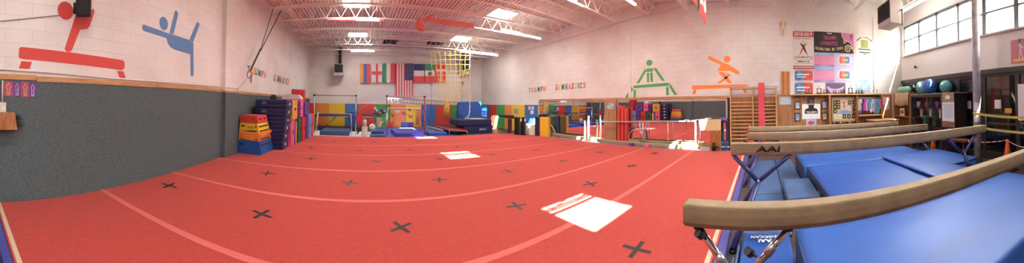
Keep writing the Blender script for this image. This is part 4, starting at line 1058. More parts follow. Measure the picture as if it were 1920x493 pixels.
# hoops and red panels
cy = PX(1190, 250, 9.0).y
for k, (mk, nm) in enumerate((('ltblue', 'pale blue'), ('muralblue', 'blue'), ('white', 'white'))):
    R0 = .43-.04*k; mb = MB()
    mb.tube([(9.165-.02*k, cy+R0*math.cos(2*PI*i/40), R0+.008+R0*math.sin(2*PI*i/40)) for i in range(40)], .013, 8, closed=True)
    tag(O('hoop', mb, M[mk]), '%s hoop standing against the mirror beside the red mats' % nm, 'hoop', 'hoops standing against the mirror')
for k in range(3):
    a, b = PX(1157+k*6, 240, 9.0-.03*k).y, PX(1162.5+k*6, 240, 9.0-.03*k).y; h = PX(1160, 197+k*.6, 9.0).z-.05*k
    mb = MB(); mb.box(8.995, 9.21, b+.005, a, 0, h, .03)
    t = T('folding_mat', '%s narrow red mat from the pillar standing against the near mirror' % ['first', 'second', 'third'][k], 'mat', (9.0, (a+b)/2, 0), 'red mats standing by the wooden pillar')
    O('mat_body', mb, M['padred'], t)
    mb = MB(); mb.box(8.99, 8.996, b+.02, a-.02, h*.45, h*.5); O('strap', mb, M['red'], t)
# tan padded table
a, b = PX(1309, 224.5, 8.55), PX(1349, 247, 8.55)
t = T('spring_board', 'tan sunlit padded board standing on a brown stand before the near mirror', 'board', (8.6, (a.y+b.y)/2, 0))
mb = MB(); mb.obox((8.88, (a.y+b.y)/2, (a.z+b.z)/2), (.06, abs(a.y-b.y), a.z-b.z), (0, .12, 0), .015); O('padded_board', mb, M['tan'], t)
c2 = PX(1341, 250, 8.9); mb = MB(); mb.box(8.64, 8.88, c2.y-.2, c2.y+.16, .0, b.z+.02, .015); O('stand', mb, M['darkwood'], t)
p = PX(1350, 240, 8.95); mb = MB(); mb.box(8.9, 8.98, p.y-.03, p.y+.03, 0, a.z-.08, .008); O('leg', mb, M['offwhite'], t)
c = PX(1357, 225, 9.0); mb = MB(); mb.tube([(9.03, c.y+.17, c.z), (9.03, c.y-.12, c.z)], .075, 16); mb.box(9.2, 9.225, c.y-.10, c.y-.04, 0, c.z-.07); mb.box(9.0, 9.22, c.y-.09, c.y-.05, c.z-.10, c.z-.07)
tag(O('foam_roller', mb, M['purple']), 'purple roller on a thin stand beside the wall bars', 'roller')
ya, yb = PX(1334, 262, 9.0).y, PX(1366, 262, 9.0).y
gmat('rolled_mat', 'pale blue folded mat lying at the foot of the near mirror beside the wall bars', 9.0, 9.19, yb, ya, 0, .38, M['paleblue'], 1)
ya, yb = PX(1334, 267, 8.62).y, PX(1392, 266, 8.62).y
t = T('barbell', 'chrome bar with black ends lying across the blocks before the mirror', 'barbell', (8.6, (ya+yb)/2, .12))
mb = MB(); mb.tube([(8.6, ya, .26), (8.6, yb, .26)], .016, 8); O('bar', mb, M['chrome'], t)
for y in (ya-.06, ya-.12):
    mb = MB(); mb.lathe([(.14, -.02), (.14, .02)], (8.6, y, .262), 18, 'Y'); O('weight_disc', mb, M['black'], t)
mb = MB(); mb.box(8.54, 8.66, yb+.02, yb+.14, .121, .248, .01); O('rest_block', mb, M['blackmat'], t)

# ---- wall bars
t = T('wall_bars', 'wooden wall bars in two bays mounted beside the mirror', 'wall bars', (XR, .4, 0))
ups = [on('R', 1370, 200, .1).y, on('R', 1412, 200, .1).y, on('R', 1455.5, 200, .1).y]
zt = 2.32
mb = MB(); mb.box(XR-.012, XR-.001, ups[2], ups[0], 0, 1.98); O('back_panel', mb, M['panelwood'], t)
for y in ups: mb = MB(); mb.box(XR-.18, XR-.02, y-.025, y+.025, .0, zt, .008); O('upright', mb, M['barwood'], t)
nr = 13
for a, b in zip(ups, ups[1:]):
    for k in range(nr):
        z = .2+k*.131; mb = MB(); mb.box(XR-.15, XR-.11, b+.026, a-.026, z-.018, z+.018, .012); O('rung', mb, M['barwood'], t)
    mb = MB(); mb.box(XR-.22, XR-.17, b+.026, a-.026, zt-.09, zt-.045, .012); O('rung', mb, M['barwood'], t)
mb = MB(); mb.tube([(XR-.26, ups[0]+.05, zt+.0), (XR-.26, ups[2]-.05, zt+.0)], .018, 8); O('pull_up_bar', mb, M['steel'], t)
mb = MB(); mb.box(XR-.2, XR-.02, ups[0]+.05, ups[0]+.11, 0, 1.95, .008); O('side_post', mb, M['blackmat'], t)
a, b = PX(1421.5, 155, 8.98), PX(1433, 155, 8.98)
mb = MB(); mb.obox((8.955, (a.y+b.y)/2, (a.z+.35)/2), (.07, abs(a.y-b.y), a.z-.35), (0, 0, 0), .012)
for k in range(1, 5): mb.obox((8.918, (a.y+b.y)/2, .35+k*.42), (.006, abs(a.y-b.y)*.9, .012))
tag(O('red_pad', mb, mat('coral_pad', (.66, .07, .10), .5)), 'long coral red pad standing upright against the wall bars', 'pad')
p = PX(1406, 250, 8.75); q = PX(1406, 234.5, 8.75)
def cone(label, x, y, z0, h, base=True):
    t = T('traffic_cone', label, 'cone', (x, y, z0)); r = h*.19
    mb = MB(); mb.lathe([(r, .03), (r*.22, h*.97), (r*.16, h), (r*.10, h)], (x, y, z0), 24); O('cone_body', mb, M['cone'], t)
    mb = MB(); s = h*.26; mb.box(x-s, x+s, y-s, y+s, z0, z0+.03, .012); O('base', mb, M['blackmat'], t)
cone('orange cone standing in front of the wall bars behind the beams', 8.6, p.y, 0, q.z)
# ================================================================== RIGHT WALL: MURALS AND DISPLAY
def pm(w, pts, m, nm, t): mb = MB(); trace(w, pts, .003, mb); O(nm, mb, m, t)
t = T('wall_mural', 'green painted gymnast supporting on parallel bars on the right wall', 'mural', on('R', 1220, 150))
G_ = M['muralgreen']
mb = MB(); circ('R', 1217.5, 117.7, 5.7, 5.7, .003, mb); O('head', mb, G_, t)
pm('R', [(1209.5,129),(1212,132.5),(1198.7,156),(1193.2,156.3)], G_, 'arm', t); pm('R', [(1225,128),(1230.5,127.5),(1246.7,151.3),(1241.2,151.8)], G_, 'arm', t)
pm('R', [(1212,128.5),(1224.3,128),(1224.3,134.2),(1212,135)], G_, 'torso', t)
pm('R', [(1213,136.7),(1217,136.3),(1217,154.2),(1213.2,154.5)], G_, 'leg', t); pm('R', [(1218.8,136.2),(1223.8,135.7),(1224.2,153.5),(1220,154)], G_, 'leg', t)
pm('R', [(1187.5,160.5),(1253.7,155),(1254.2,161),(1188,165.5)], G_, 'bar', t)
for q in ([(1188,168),(1192.5,168),(1192,182.5),(1188,183)], [(1248.7,163.5),(1253.7,163),(1254.2,178.5),(1249.2,178.7)], [(1184.5,162.5),(1187,168),(1177,183.7),(1171.2,183.9)], [(1255.5,155.5),(1270,177.5),(1264.5,178.2),(1255.5,163)]): pm('R', q, G_, 'support', t)
t = T('wall_mural', 'orange painted gymnast posing on a beam on the right wall', 'mural', on('R', 1355, 140))
G_ = M['muralorange']
mb = MB(); circ('R', 1363, 110.7, 6.5, 6.5, .003, mb); O('head', mb, G_, t)
pm('R', [(1327.3,108.5),(1328.5,106),(1331,105.6),(1356,117.5),(1366,121),(1385.5,134),(1387,137.5),(1385,139.5),(1381.5,139.2),(1369,133),(1345,133),(1351.5,121.5),(1329,111.5)], G_, 'torso', t)
pm('R', [(1346.2,135),(1357.5,135.4),(1372.5,155.3),(1366.2,156.5)], G_, 'leg', t); pm('R', [(1361,135.5),(1370.5,140.5),(1350.5,156.3),(1343.5,156.7),(1357.5,146.5),(1364,141)], G_, 'leg', t)
pm('R', [(1297.5,162),(1299,160.3),(1400.5,158),(1402,160),(1402,164.2),(1298,167.5)], G_, 'beam', t)
pm('R', [(1300.5,168.3),(1306,168.2),(1303.7,176.2),(1298,176.4)], G_, 'support', t); pm('R', [(1391.5,167),(1397.5,166.8),(1401,174.2),(1396,174.6)], G_, 'support', t)

# plywood facing behind the display
ya, yb, yc = on('R', 1457, 200).y, on('R', 1487, 200).y, on('R', 1672, 200).y
zt = 2.03
mb = MB(); mb.box(XR-.03, XR-.002, yc, ya, 0, zt, .004); tag(O('plywood_facing', mb, M['panelwood']), 'brown plywood sheet covering the lower right wall behind the frames', 'panel')
PO = .032
# trophy ledge with uprights
t = T('trophy_shelf', 'wooden shelf ledge with uprights over the frames and bulletin board', 'shelf', (XR, (yb+yc)/2, 2.0))
y2 = on('R', 1655, 185).y
mb = MB(); mb.box(XR-.25, XR-.031, y2, yb, zt-.03, zt+.02, .006); O('shelf_board', mb, M['barwood'], t)
for x in (1557, 1609, 1655):
    y = PX(x, 200, XR-.3).y; mb = MB(); mb.box(XR-.24, XR-.032, y-.03, y+.03, .0, zt-.032, .006); O('upright', mb, M['darkwood'] if x == 1609 else M['panelwood'], t)
y0, y1 = PX(1609, 200, XR-.3).y-.03, PX(1655, 200, XR-.3).y+.03
zb = PX(1632, 216, XR-.3).z
mb = MB(); mb.box(XR-.30, XR-.033, y1, y0, zb-.02, zb+.02, .005); O('lower_shelf', mb, M['barwood'], t)
zr = PX(1632, 183.5, XR-.2).z
mb = MB(); mb.tube([(XR-.2, y0, zr), (XR-.2, y1, zr)], .014, 8); O('hanging_rail', mb, M['steel'], t)
# leotards on the rail
LM = [mat('leo_'+n, c, .5) for n, c in (('magenta', (.72, .10, .46)), ('violet', (.34, .14, .62)), ('teal', (.06, .45, .48)), ('white', (.85, .83, .86)), ('black', (.03, .03, .05)), ('green', (.08, .42, .30)), ('pinkish', (.82, .42, .56)), ('blue', (.10, .24, .62)))]
LN = ['magenta', 'violet', 'teal', 'white', 'black', 'dark green', 'pale pink', 'blue']
seq = [3, 1, 4, 0, 0, 3, 1, 2, 5, 3, 2, 6, 1, 2, 7, 5, 0]
rr = random.Random(8)
ordn = ['first', 'second', 'third', 'fourth', 'fifth', 'sixth', 'seventh', 'eighth', 'ninth', 'tenth', 'eleventh', 'twelfth', 'thirteenth', 'fourteenth', 'fifteenth', 'sixteenth', 'seventeenth']
for k, ci in enumerate(seq):
    y = y0-.06+(y1-y0+.12)*k/(len(seq)-1); L = rr.uniform(.42, .62); wd = rr.uniform(.17, .22); a = rr.uniform(.75, 1.25)
    t = T('leotard', '%s leotard, %s from the bulletin board on the display rail' % (LN[ci], ordn[k]), 'leotard', (XR-.2, y, zr), 'leotards on the display rail')
    d = V((math.cos(a), math.sin(a), 0))
    c = V((XR-.2, y, zr-.03))
    out = [(-.25, 0), (-.5, -.03), (-.5, -.32), (-.36, -.34), (-.30, -.22), (-.26, -.55), (-.36, -.78), (-.08, -1), (.08, -1), (.36, -.78), (.26, -.55), (.30, -.22), (.36, -.34), (.5, -.32), (.5, -.03), (.25, 0), (0, -.08)]
    n = d.cross(UP).normalized()
    mb = MB(); mb.prism([c+d*(u*wd)+UP*(v*L) for u, v in out], n*.018); O('cloth', mb, LM[ci], t)
    mb = MB(); mb.tube([c+d*(-.12)+UP*(-.01), c+UP*.015, c+d*.12+UP*(-.01)], .005, 5); mb.tube([c+UP*.012, c+UP*.03, c+UP*.045+V((.012, 0, 0))], .003, 5); O('hanger', mb, M['black'], t)
# pictures on the plywood
def framed(x0, y0_, x1, y1_, label, pm_, cat='picture frame'):
    c, wd, ht = rect('R', x0, y0_, x1, y1_, PO)
    t = T('picture_frame', label, cat, c)
    mb = MB(); plate(mb, 'R', c, wd, ht, .022, .004); O('frame', mb, M['black'], t)
    mb = MB(); plate(mb, 'R', c+V((-.0225, 0, 0)), wd*.76, ht*.78, .003); O('picture', mb, pm_, t)
    return t, c, wd, ht
pg = mat('photo_grey', (.42, .46, .55), .5, var=.5, vscale=14); pk = mat('photo_skin', (.50, .36, .30), .5, var=.6, vscale=16)
framed(1490, 190, 1500.5, 205, 'black framed photo left of the black shirt poster, upper one', pg)
framed(1490, 211.5, 1500.5, 227.5, 'black framed photo left of the black shirt poster, lower one', mat('photo_blue', (.25, .32, .48), .5, var=.7, vscale=14))
framed(1540, 189, 1551, 204, 'black framed photo right of the black shirt poster, upper one', pg)
framed(1540.5, 211, 1551.5, 225.5, 'black framed photo right of the black shirt poster, lower one', mat('photo_sand', (.50, .42, .28), .5, var=.5, vscale=14))
framed(1514.5, 183, 1526.5, 194, 'small dark framed photo directly above the black shirt poster', mat('photo_dark', (.10, .09, .10), .5, var=.8, vscale=16))
t, c, wd, ht = note('R', 1504, 195, 1538, 223, M['paper'], 'shirt_poster', 'white poster with a black sleeveless torso reading TRIUMPH', PO, 'poster')
q = [(-.36,-.14),(-.36,.06),(-.30,.18),(-.17,.22),(-.13,.36),(-.20,.47),(.20,.47),(.13,.36),(.17,.22),(.30,.18),(.36,.06),(.36,-.14)]
mb = MB(); mb.prism([c+V((-.006, -u*wd, v*ht)) for u, v in q], (-.003, 0, 0)); O('torso_print', mb, M['blackmat'], t)
text('TRIUMPH', c+V((-.0095, 0, -.045*ht)), (0, -1, 0), UP, M['paper'], t, w=wd*.60, h=ht*.12, bold=.015)
mb = MB(); mb.ellipse(c+V((-.006, 0, -.33*ht)), (0, .02, 0), (0, 0, .02), (-.002, 0, 0)); O('small_mark', mb, M['heater'], t)
t, c, wd, ht = note('R', 1511, 223.5, 1531, 237, mat('lavender_paper', (.50, .46, .62), .7), 'logo_card', 'small lavender card with a red splash below the black shirt poster', PO, 'card')
mb = MB(); mb.ellipse(c+V((-.006, .03, 0)), (0, wd*.22, 0), (0, 0, ht*.28), (-.002, 0, 0)); O('red_splash', mb, M['padred'], t)
mb = MB(); mb.ellipse(c+V((-.0055, -.05, 0)), (0, wd*.2, 0), (0, 0, ht*.22), (-.002, 0, 0)); O('blue_splash', mb, M['muralblue'], t)
t, c, wd, ht = note('R', 1461, 181.5, 1483.5, 196, mat('pale_blue_sign', (.36, .50, .62), .6), 'rule_sign', 'pale blue printed sign at the left end of the plywood by the wall bars', PO, 'sign'); lines('R', c, wd, ht, t, 6, M['paper'], .012, .85)
# peg board
c, wd, ht = rect('R', 1464.5, 134, 1481, 178, .004)
t = T('peg_board', 'orange wooden peg climbing board with two columns of holes above the pale blue sign', 'peg board', c)
mb = MB(); plate(mb, 'R', c, wd, ht, .05, .008); O('board', mb, mat('peg_wood', (.52, .22, .07), .5), t)
mb = MB()
for i in range(9):
    for s in (-1, 1): mb.ellipse(c+V((-.0505, s*wd*.27, (i-4)*ht*.105)), (0, .022, 0), (0, 0, .022), (-.002, 0, 0))
o = O('peg_holes', mb, M['blackmat'], t)
# wooden figure hung on the wall
p = on('R', 1468, 52, .05)
def skin_body(name, verts, edges, radii, m, parent, root=0, sub=2):
    me = bpy.data.meshes.new(name); off = wloc(parent)
    me.from_pydata([V(v)-off for v in verts], edges, []); o = bpy.data.objects.new(name, me); COL.objects.link(o); o.parent = parent
    md = o.modifiers.new('s', 'SKIN'); md.use_smooth_shade = True
    for i, r in enumerate(radii): me.skin_vertices[0].data[i].radius = (r, r)
    me.skin_vertices[0].data[root].use_root = True
    o.modifiers.new('u', 'SUBSURF').levels = sub; o.modifiers['u'].render_levels = sub
    me.materials.append(m); return o
t = T('wooden_figure', 'small pale wooden figure hanging high on the wall above the peg board', 'figurine', p)
vs = [(0,0,0),(0,0,.14),(0,0,.22),(0,0,.27),(0,.09,.20),(0,.13,.10),(0,.10,.0),(0,-.09,.20),(0,-.12,.10),(0,-.05,.06),(0,.05,-.02),(0,.055,-.16),(0,.05,-.30),(0,-.05,-.02),(0,-.04,-.16),(0,-.02,-.30)]
skin_body('figure_body', [p+V(v)*1.05 for v in vs], [(0,1),(1,2),(2,3),(2,4),(4,5),(5,6),(2,7),(7,8),(8,9),(0,10),(10,11),(11,12),(0,13),(13,14),(14,15)], [.05,.055,.03,.045,.025,.02,.016,.025,.02,.016,.04,.03,.02,.04,.03,.02], M['skin'], t)
# bulletin board
c, wd, ht = rect('R', 1560.5, 182.5, 1606, 227, PO)
t = T('bulletin_board', 'framed bulletin board with dark plaques and a gymnast picture below the ledge', 'bulletin board', c)
mb = MB(); plate(mb, 'R', c, wd, ht, .02, .004); O('backing', mb, M['tan'], t)
mb = MB(); r_ = .035
for dy, dz, a, b in ((0, ht/2, wd, r_), (0, -ht/2, wd, r_), (wd/2, 0, r_, ht), (-wd/2, 0, r_, ht)): plate(mb, 'R', c+V((0, dy, dz)), a+r_, b+r_*.9, .045, .006)
O('frame', mb, mat('gilt_frame', (.36, .25, .10), .45), t)
pl = [(-.42,.30,0),(-.42,.12,0),(-.42,-.06,0),(-.27,.30,0),(-.27,.10,0),(.22,.28,0),(.42,.28,0),(.20,.02,1),(.42,.06,0),(.42,-.12,0),(-.40,-.30,1),(-.22,-.30,1),(-.02,-.30,0),(.17,-.30,0),(.38,-.30,0)]
for u, v, k in pl:
    mb = MB(); cc = c+V((-.021, -u*wd*.94, v*ht)); plate(mb, 'R', cc, wd*.13, ht*.17, .012, .002); o = O('plaque', mb, M['paper'] if k else M['black'], t)
    mb = MB(); plate(mb, 'R', cc+V((-.0125, 0, 0)), wd*.06, ht*.08, .002); O('seal', mb, M['heater'] if k else M['tan'], o)
mb = MB(); cc = c+V((-.021, .04*wd, .18*ht)); plate(mb, 'R', cc, wd*.24, ht*.40, .006); o = O('gymnast_picture', mb, mat('cream_pic', (.62, .46, .38), .6), t)
mb = MB(); mb.prism([cc+V((-.0065, -a*wd*.2, b*ht*.36)) for a, b in ((-.05,-.5),(.05,-.5),(.06,-.15),(.3,-.3),(.34,-.22),(.08,.05),(.12,.2),(.4,.42),(.36,.48),(.05,.3),(-.3,.45),(-.35,.38),(-.05,.12),(-.08,-.1))], (-.002, 0, 0)); O('figure_print', mb, M['maroon'], o)
mb = MB(); mb.ellipse(c+V((-.021, .02*wd, -.12*ht)), (0, wd*.2, 0), (0, 0, ht*.08), (-.006, 0, 0)); O('blue_cutout', mb, M['ltblue'], t)
text('TEAM', c+V((-.022, 0, .44*ht)), (0, -1, 0), UP, M['maroon'], t, w=wd*.3, h=ht*.05) if False else None
# hook rail with small cups below the board
c, wd, ht = rect('R', 1560, 227.5, 1607, 232, PO)
for k in range(8):
    p = c+V((-.05, (k-3.5)*wd/8*-1, 0)); mb = MB(); mb.lathe([(.03, -.045), (.045, .01), (.048, .045), (.03, .045)], p, 14)
    t = T('small_cup', '%s small dark cup from the shirt poster in the row below the bulletin board' % ordn[k], 'cup', p, 'cups below the bulletin board'); O('cup_body', mb, [M['maroon'], M['black'], M['heater']][k % 3], t)
    mb = MB(); mb.lathe([(.036, .046), (.036, .05)], p, 14); O('rim', mb, M['pink'] if k % 2 else M['offwhite'], t)
mb = MB(); mb.box(XR-.14, XR-.031, c.y-wd/2-.05, c.y+wd/2+.05, c.z-.075, c.z-.047, .005); tag(O('narrow_shelf', mb, M['barwood']), 'narrow wooden shelf holding the small cups below the bulletin board', 'shelf')

# banners above the ledge
def banner(x0, y0, x1, y1, m, name, label, cat='banner', off=.004):
    c, wd, ht = rect('R', x0, y0, x1, y1, off)
    t = T(name, label, cat, c); mb = MB(); plate(mb, 'R', c, wd, ht, .006); O('sheet', mb, m, t)
    return t, c, wd, ht
def rt(t, c, wd, ht, s, u, v, w, h, m, **k): return text(s, c+V((-.0065, -u*wd, v*ht)), (0, -1, 0), UP, m, t, w=w*wd, h=h*ht, **k)
def strip(t, c, wd, ht, u, v, w, h, m, nm='strip', d=.0062, th=.002): mb = MB(); plate(mb, 'R', c+V((-d, -u*wd, v*ht)), w*wd, h*ht, th); return O(nm, mb, m, t)
cream_b = mat('banner_cream', (.70, .66, .62), .7)
t, c, wd, ht = banner(1487, 59, 1525.5, 129.5, cream_b, 'member_banner', 'cream member club banner dated 2018-2019 with a crossed ribbon figure')
strip(t, c, wd, ht, 0, .425, 1, .15, M['maroon'], 'header'); rt(t, c, wd, ht, '2018-2019', 0, .425, .86, .095, M['paper'], bold=.02, nrm_off=.003)
rt(t, c, wd, ht, 'TRIUMPH GYMNASTICS', 0, .305, .86, .042, M['maroon'])
for s in (-1, 1):
    q = [(-.20*s, .20), (-.02*s, .15), (.10*s, .02), (.22*s, -.16), (.05*s, -.02), (-.10*s, .13)]
    mb = MB(); mb.prism([c+V((-.0075-.001*s, -u*wd, v*ht)) for u, v in q], (-.002, 0, 0)); O('ribbon_figure', mb, M['maroon'] if s < 0 else M['blackmat'], t)
mb = MB(); mb.ellipse(c+V((-.0075, 0, .215*ht)), (0, .05*wd, 0), (0, 0, .05*wd), (-.002, 0, 0)); O('figure_head', mb, M['heater'], t)
rt(t, c, wd, ht, 'USAGYMNASTICS', 0, -.185, .88, .055, M['maroon'], bold=.01)
strip(t, c, wd, ht, 0, -.245, .92, .006, M['blackmat'], 'rule'); rt(t, c, wd, ht, 'MEMBER CLUB', 0, -.30, .56, .045, M['blackmat'], bold=.01); strip(t, c, wd, ht, 0, -.355, .92, .006, M['blackmat'], 'rule')
strip(t, c, wd, ht, 0, -.455, 1, .085, M['maroon'], 'footer'); strip(t, c, wd, ht, 0, -.455, .92, .02, M['offwhite'], 'footer_line', .0083)
pb = mat('poster_blue', (.07, .22, .48), .6, var=.7, vscale=9); pr = mat('poster_red', (.62, .07, .07), .6, var=.4, vscale=9)
for y0, y1, lb in ((130, 151.5, 'upper of two blue and red posters under the member club banner'), (152.5, 178, 'lower of two blue and red posters, standing on the ledge')):
    t, c, wd, ht = banner(1490.5, y0, 1524, y1, M['paper'], 'team_poster', lb, 'poster')
    strip(t, c, wd, ht, -.25, -.05, .5, .86, pb, 'blue_half'); strip(t, c, wd, ht, .25, -.05, .5, .86, pr, 'red_half')
    strip(t, c, wd, ht, -.05, .05, .72, .10, M['paper'], 'white_script', .0083); strip(t, c, wd, ht, -.12, -.16, .5, .07, M['paper'], 'white_script', .0083)
    strip(t, c, wd, ht, 0, .44, .8, .05, M['maroon'], 'title_line')
t, c, wd, ht = banner(1526, 61, 1600.5, 99.5, M['blackmat'], 'anniversary_banner', 'black anniversary banner with pink lettering and curling pink corner')
rt(t, c, wd, ht, 'TRIUMPH', -.11, .21, .32, .19, mat('hot_pink', (.62, .10, .36), .6), shear=.15)
rt(t, c, wd, ht, 'GYMNASTICS', -.13, -.05, .42, .19, M['flag_pink'] if 'flag_pink' in M else MATS['hot_pink'], shear=.15)
word = 'CELEBRATING 15 YEARS'
for k, ch in enumerate(word):
    if ch == ' ': continue
    f = k/(len(word)-1); u = -.46+.66*f; v = -.24-.11*math.sin(PI*(.15+.85*f))
    text(ch, c+V((-.0065, -u*wd, v*ht)), (0, -1, 0), UP, mat('pale_gold', (.72, .60, .36), .6), t, w=wd*.026, h=ht*.13, name='letter', bold=.02)
q = [(.19,.5),(.5,.5),(.5,-.42),(.45,-.2),(.42,-.02),(.36,.08),(.27,.14),(.21,.26)]
mb = MB(); mb.prism([c+V((-.0062, -u*wd, v*ht)) for u, v in q], (-.002, 0, 0)); O('pink_corner', mb, mat('pink_corner', (.55, .16, .38), .6), t)
def flat(mb):
    for v in mb.bm.verts: v.co.x = c.x-.0085+(v.co.x-c.x+.0095)*.08
def spiral(cu, cv, r, turns, th, m):
    pts = [c+V((-.0095, -(cu*wd+r*ht*(1-i/60)*math.cos(turns*2*PI*i/60)), cv*ht+r*ht*(1-i/60)*math.sin(turns*2*PI*i/60))) for i in range(60)]
    mb = MB(); mb.tube(pts, [th*(1-.7*i/60) for i in range(60)], 5); flat(mb); O('spiral', mb, m, t)
spiral(.35, -.28, .20, 2.0, .030, MATS['pale_gold']); spiral(.27, .05, .10, 1.8, .018, MATS['pale_gold'])
mb = MB(); mb.tube([c+V((-.009, -u*wd, v*ht)) for u, v in ((.19,.5),(.20,.32),(.25,.17),(.36,.09),(.43,-.02),(.46,-.2),(.5,-.45))], .018, 5); flat(mb); O('curl_edge', mb, MATS['pale_gold'], t)
q = [(.40,.40),(.47,.42),(.46,.36),(.44,.34),(.44,.18),(.42,.18),(.42,.33)]
mb = MB(); mb.prism([c+V((-.0085, -u*wd, v*ht)) for u, v in q], (-.002, 0, 0)); O('gymnast_print', mb, M['blackmat'], t)
mb = MB(); plate(mb, 'R', c+V((-.0062, .12*wd, .43*ht)), wd*.12, ht*.05, .002); O('small_title', mb, MATS['pale_gold'], t)
def level(x0, y0, x1, y1, s, lb):
    t, c, wd, ht = banner(x0, y0, x1, y1, mat('sign_pink', (.72, .26, .44), .6), 'level_sign', lb, 'sign')
    strip(t, c, wd, ht, 0, .40, 1, .22, mat('sign_blue', (.24, .38, .66), .6), 'blue_header'); strip(t, c, wd, ht, 0, -.42, 1, .17, mat('sign_purple', (.30, .20, .48), .6), 'purple_footer')
    rt(t, c, wd, ht, '1ST PLACE', 0, .40, .42, .10, M['paper'], nrm_off=.003); rt(t, c, wd, ht, s, 0, -.42, .40, .10, M['paper'], nrm_off=.003)
    rt(t, c, wd, ht, 'Triumph', -.05, -.03, .62, .22, M['heater'], shear=.2)
    for u, v in ((-.02, .2), (.30, .12)): mb = MB(); mb.ellipse(c+V((-.0062, -u*wd, v*ht)), (0, .035*wd, 0), (0, 0, .035*wd), (-.002, 0, 0)); O('dot', mb, M['offwhite'], t)
level(1526, 99.5, 1564.5, 125, 'LEVEL 2', 'pink and blue sign below the black banner, upper of two')
level(1526, 126.5, 1564.5, 154, 'LEVEL 3', 'pink and blue sign below the black banner, lower of two')
def rainbow(x0, y0, x1, y1, lb):
    t, c, wd, ht = banner(x0, y0, x1, y1, mat('sign_lavender', (.52, .48, .68), .6), 'logo_sign', lb, 'sign')
    mb = MB(); mb.ellipse(c+V((-.0062, 0, .03*ht)), (0, wd*.44, 0), (0, 0, ht*.40), (-.001, 0, 0)); O('glow', mb, mat('sign_pale', (.66, .62, .74), .6), t)
    for u, mk in ((-.22, 'padred'), (-.10, 'orange'), (.02, 'pink'), (.13, 'green'), (.22, 'muralblue')):
        mb = MB(); mb.prism([c+V((-.0075-.0005*abs(u), -(u+a)*wd*.85, b*ht*.9)) for a, b in ((-.10,-.22),(.06,-.28),(.10,.05),(.07,.27),(-.05,.30),(-.09,.1))], (-.002, 0, 0)); O('splash', mb, M[mk], t)
    rt(t, c, wd, ht, 'Love', 0, .03, .34, .2, M['paper'], shear=.3, nrm_off=.006, bold=.02); rt(t, c, wd, ht, '2018', 0, -.36, .16, .08, M['purple'])
rainbow(1565.5, 100, 1601, 126, 'lavender sign with a rainbow splash below the black banner, upper of two')
rainbow(1565.5, 127, 1601.5, 155, 'lavender sign with a rainbow splash below the black banner, lower of two')
t, c, wd, ht = banner(1548, 155.5, 1585, 178.5, mat('dark_plum', (.13, .07, .15), .6), 'leotard_banner', 'dark plum banner with a pink draped shape behind the trophies')
mb = MB(); mb.prism([c+V((-.0062, -u*wd, v*ht)) for u, v in ((-.44,.25),(-.2,.05),(0,0),(.2,.05),(.44,.25),(.40,.0),(.25,-.3),(.0,-.42),(-.25,-.3),(-.40,.0))], (-.003, 0, 0)); O('drape_print', mb, mat('lilac_pink', (.58, .40, .60), .6), t)
t, c, wd, ht = banner(1605, 66, 1637, 147.5, M['paper'], 'hall_banner', 'tall white banner with arched lettering and a green picture')
word = 'TRIUMPH GYMNASTICS'
for k, ch in enumerate(word):
    if ch == ' ': continue
    a = PI*(.93-.86*k/(len(word)-1)); u = .43*math.cos(a); v = .33+.115*math.sin(a)
    ri = V((0, -math.sin(a), -math.cos(a))); upv = V((0, -math.cos(a), math.sin(a)))
    text(ch, c+V((-.0065, -u*wd, v*ht)), ri, upv, M['blackmat'], t, w=wd*.055, h=ht*.028, name='letter', bold=.02)
strip(t, c, wd, ht, 0, .29, .42, .19, mat('leaf_green', (.32, .40, .08), .6, var=.5, vscale=10), 'picture')
strip(t, c, wd, ht, 0, .17, .72, .022, M['blackmat'], 'text_line'); strip(t, c, wd, ht, 0, .10, .62, .022, M['blackmat'], 'text_line'); strip(t, c, wd, ht, 0, .065, .18, .02, M['blackmat'], 'text_line')
for v, w_ in ((.02, .5), (-.04, .42), (-.12, .5), (-.2, .5), (-.27, .5), (-.33, .44), (-.4, .4)): strip(t, c, wd, ht, 0, v, w_, .013, M['heater'], 'text_line')
t, c, wd, ht = banner(1605, 148.5, 1631, 176, mat('sky_poster', (.40, .58, .74), .6, var=.3, vscale=5), 'sky_poster', 'pale blue poster standing on the ledge below the tall white banner', 'poster')

# trophies on the ledge
TM = {'blue': M['muralblue'], 'black': M['black'], 'pale': M['offwhite'], 'gold': mat('trophy_gold', (.62, .46, .18), .3, .8), 'silver': M['steel']}
def trophy(x, ytop, mk, label, two=True):
    p = PX(x, 179, XR-.2); z0 = zt+.02; h = max(.16, PX(x, ytop, XR-.2).z-z0); w = min(.09, h*.35)
    t = T('trophy', label, 'trophy', (p.x, p.y, z0), 'trophies on the ledge')
    mb = MB(); mb.box(p.x-.05, p.x+.05, p.y-w-.02, p.y+w+.02, z0, z0+.04, .006); O('base', mb, M['black'] if mk != 'pale' else M['white'], t)
    mb = MB()
    for s in ((-1, 1) if two else (0,)): mb.lathe([(.02, .04), (.016, .06), (.016, h*.58), (.02, h*.6)], (p.x, p.y+s*w*.75, z0), 12)
    O('column', mb, TM[mk], t)
    mb = MB(); mb.box(p.x-.04, p.x+.04, p.y-w-.005, p.y+w+.005, z0+h*.6, z0+h*.65, .004); O('plinth', mb, M['black'] if mk != 'pale' else M['white'], t)
    mb = MB(); b = z0+h*.65
    mb.lathe([(.022, 0), (.012, .02), (.016, h*.12), (.024, h*.2), (.012, h*.24), (.017, h*.29), (.012, h*.33), (.002, h*.35)], (p.x, p.y, b), 10); mb.tube([(p.x, p.y-.01, b+h*.2), (p.x, p.y-.05, b+h*.32)], .007, 5); mb.tube([(p.x, p.y+.01, b+h*.2), (p.x, p.y+.05, b+h*.32)], .007, 5)
    O('figure', mb, TM['gold'] if mk != 'pale' else M['offwhite'], t)
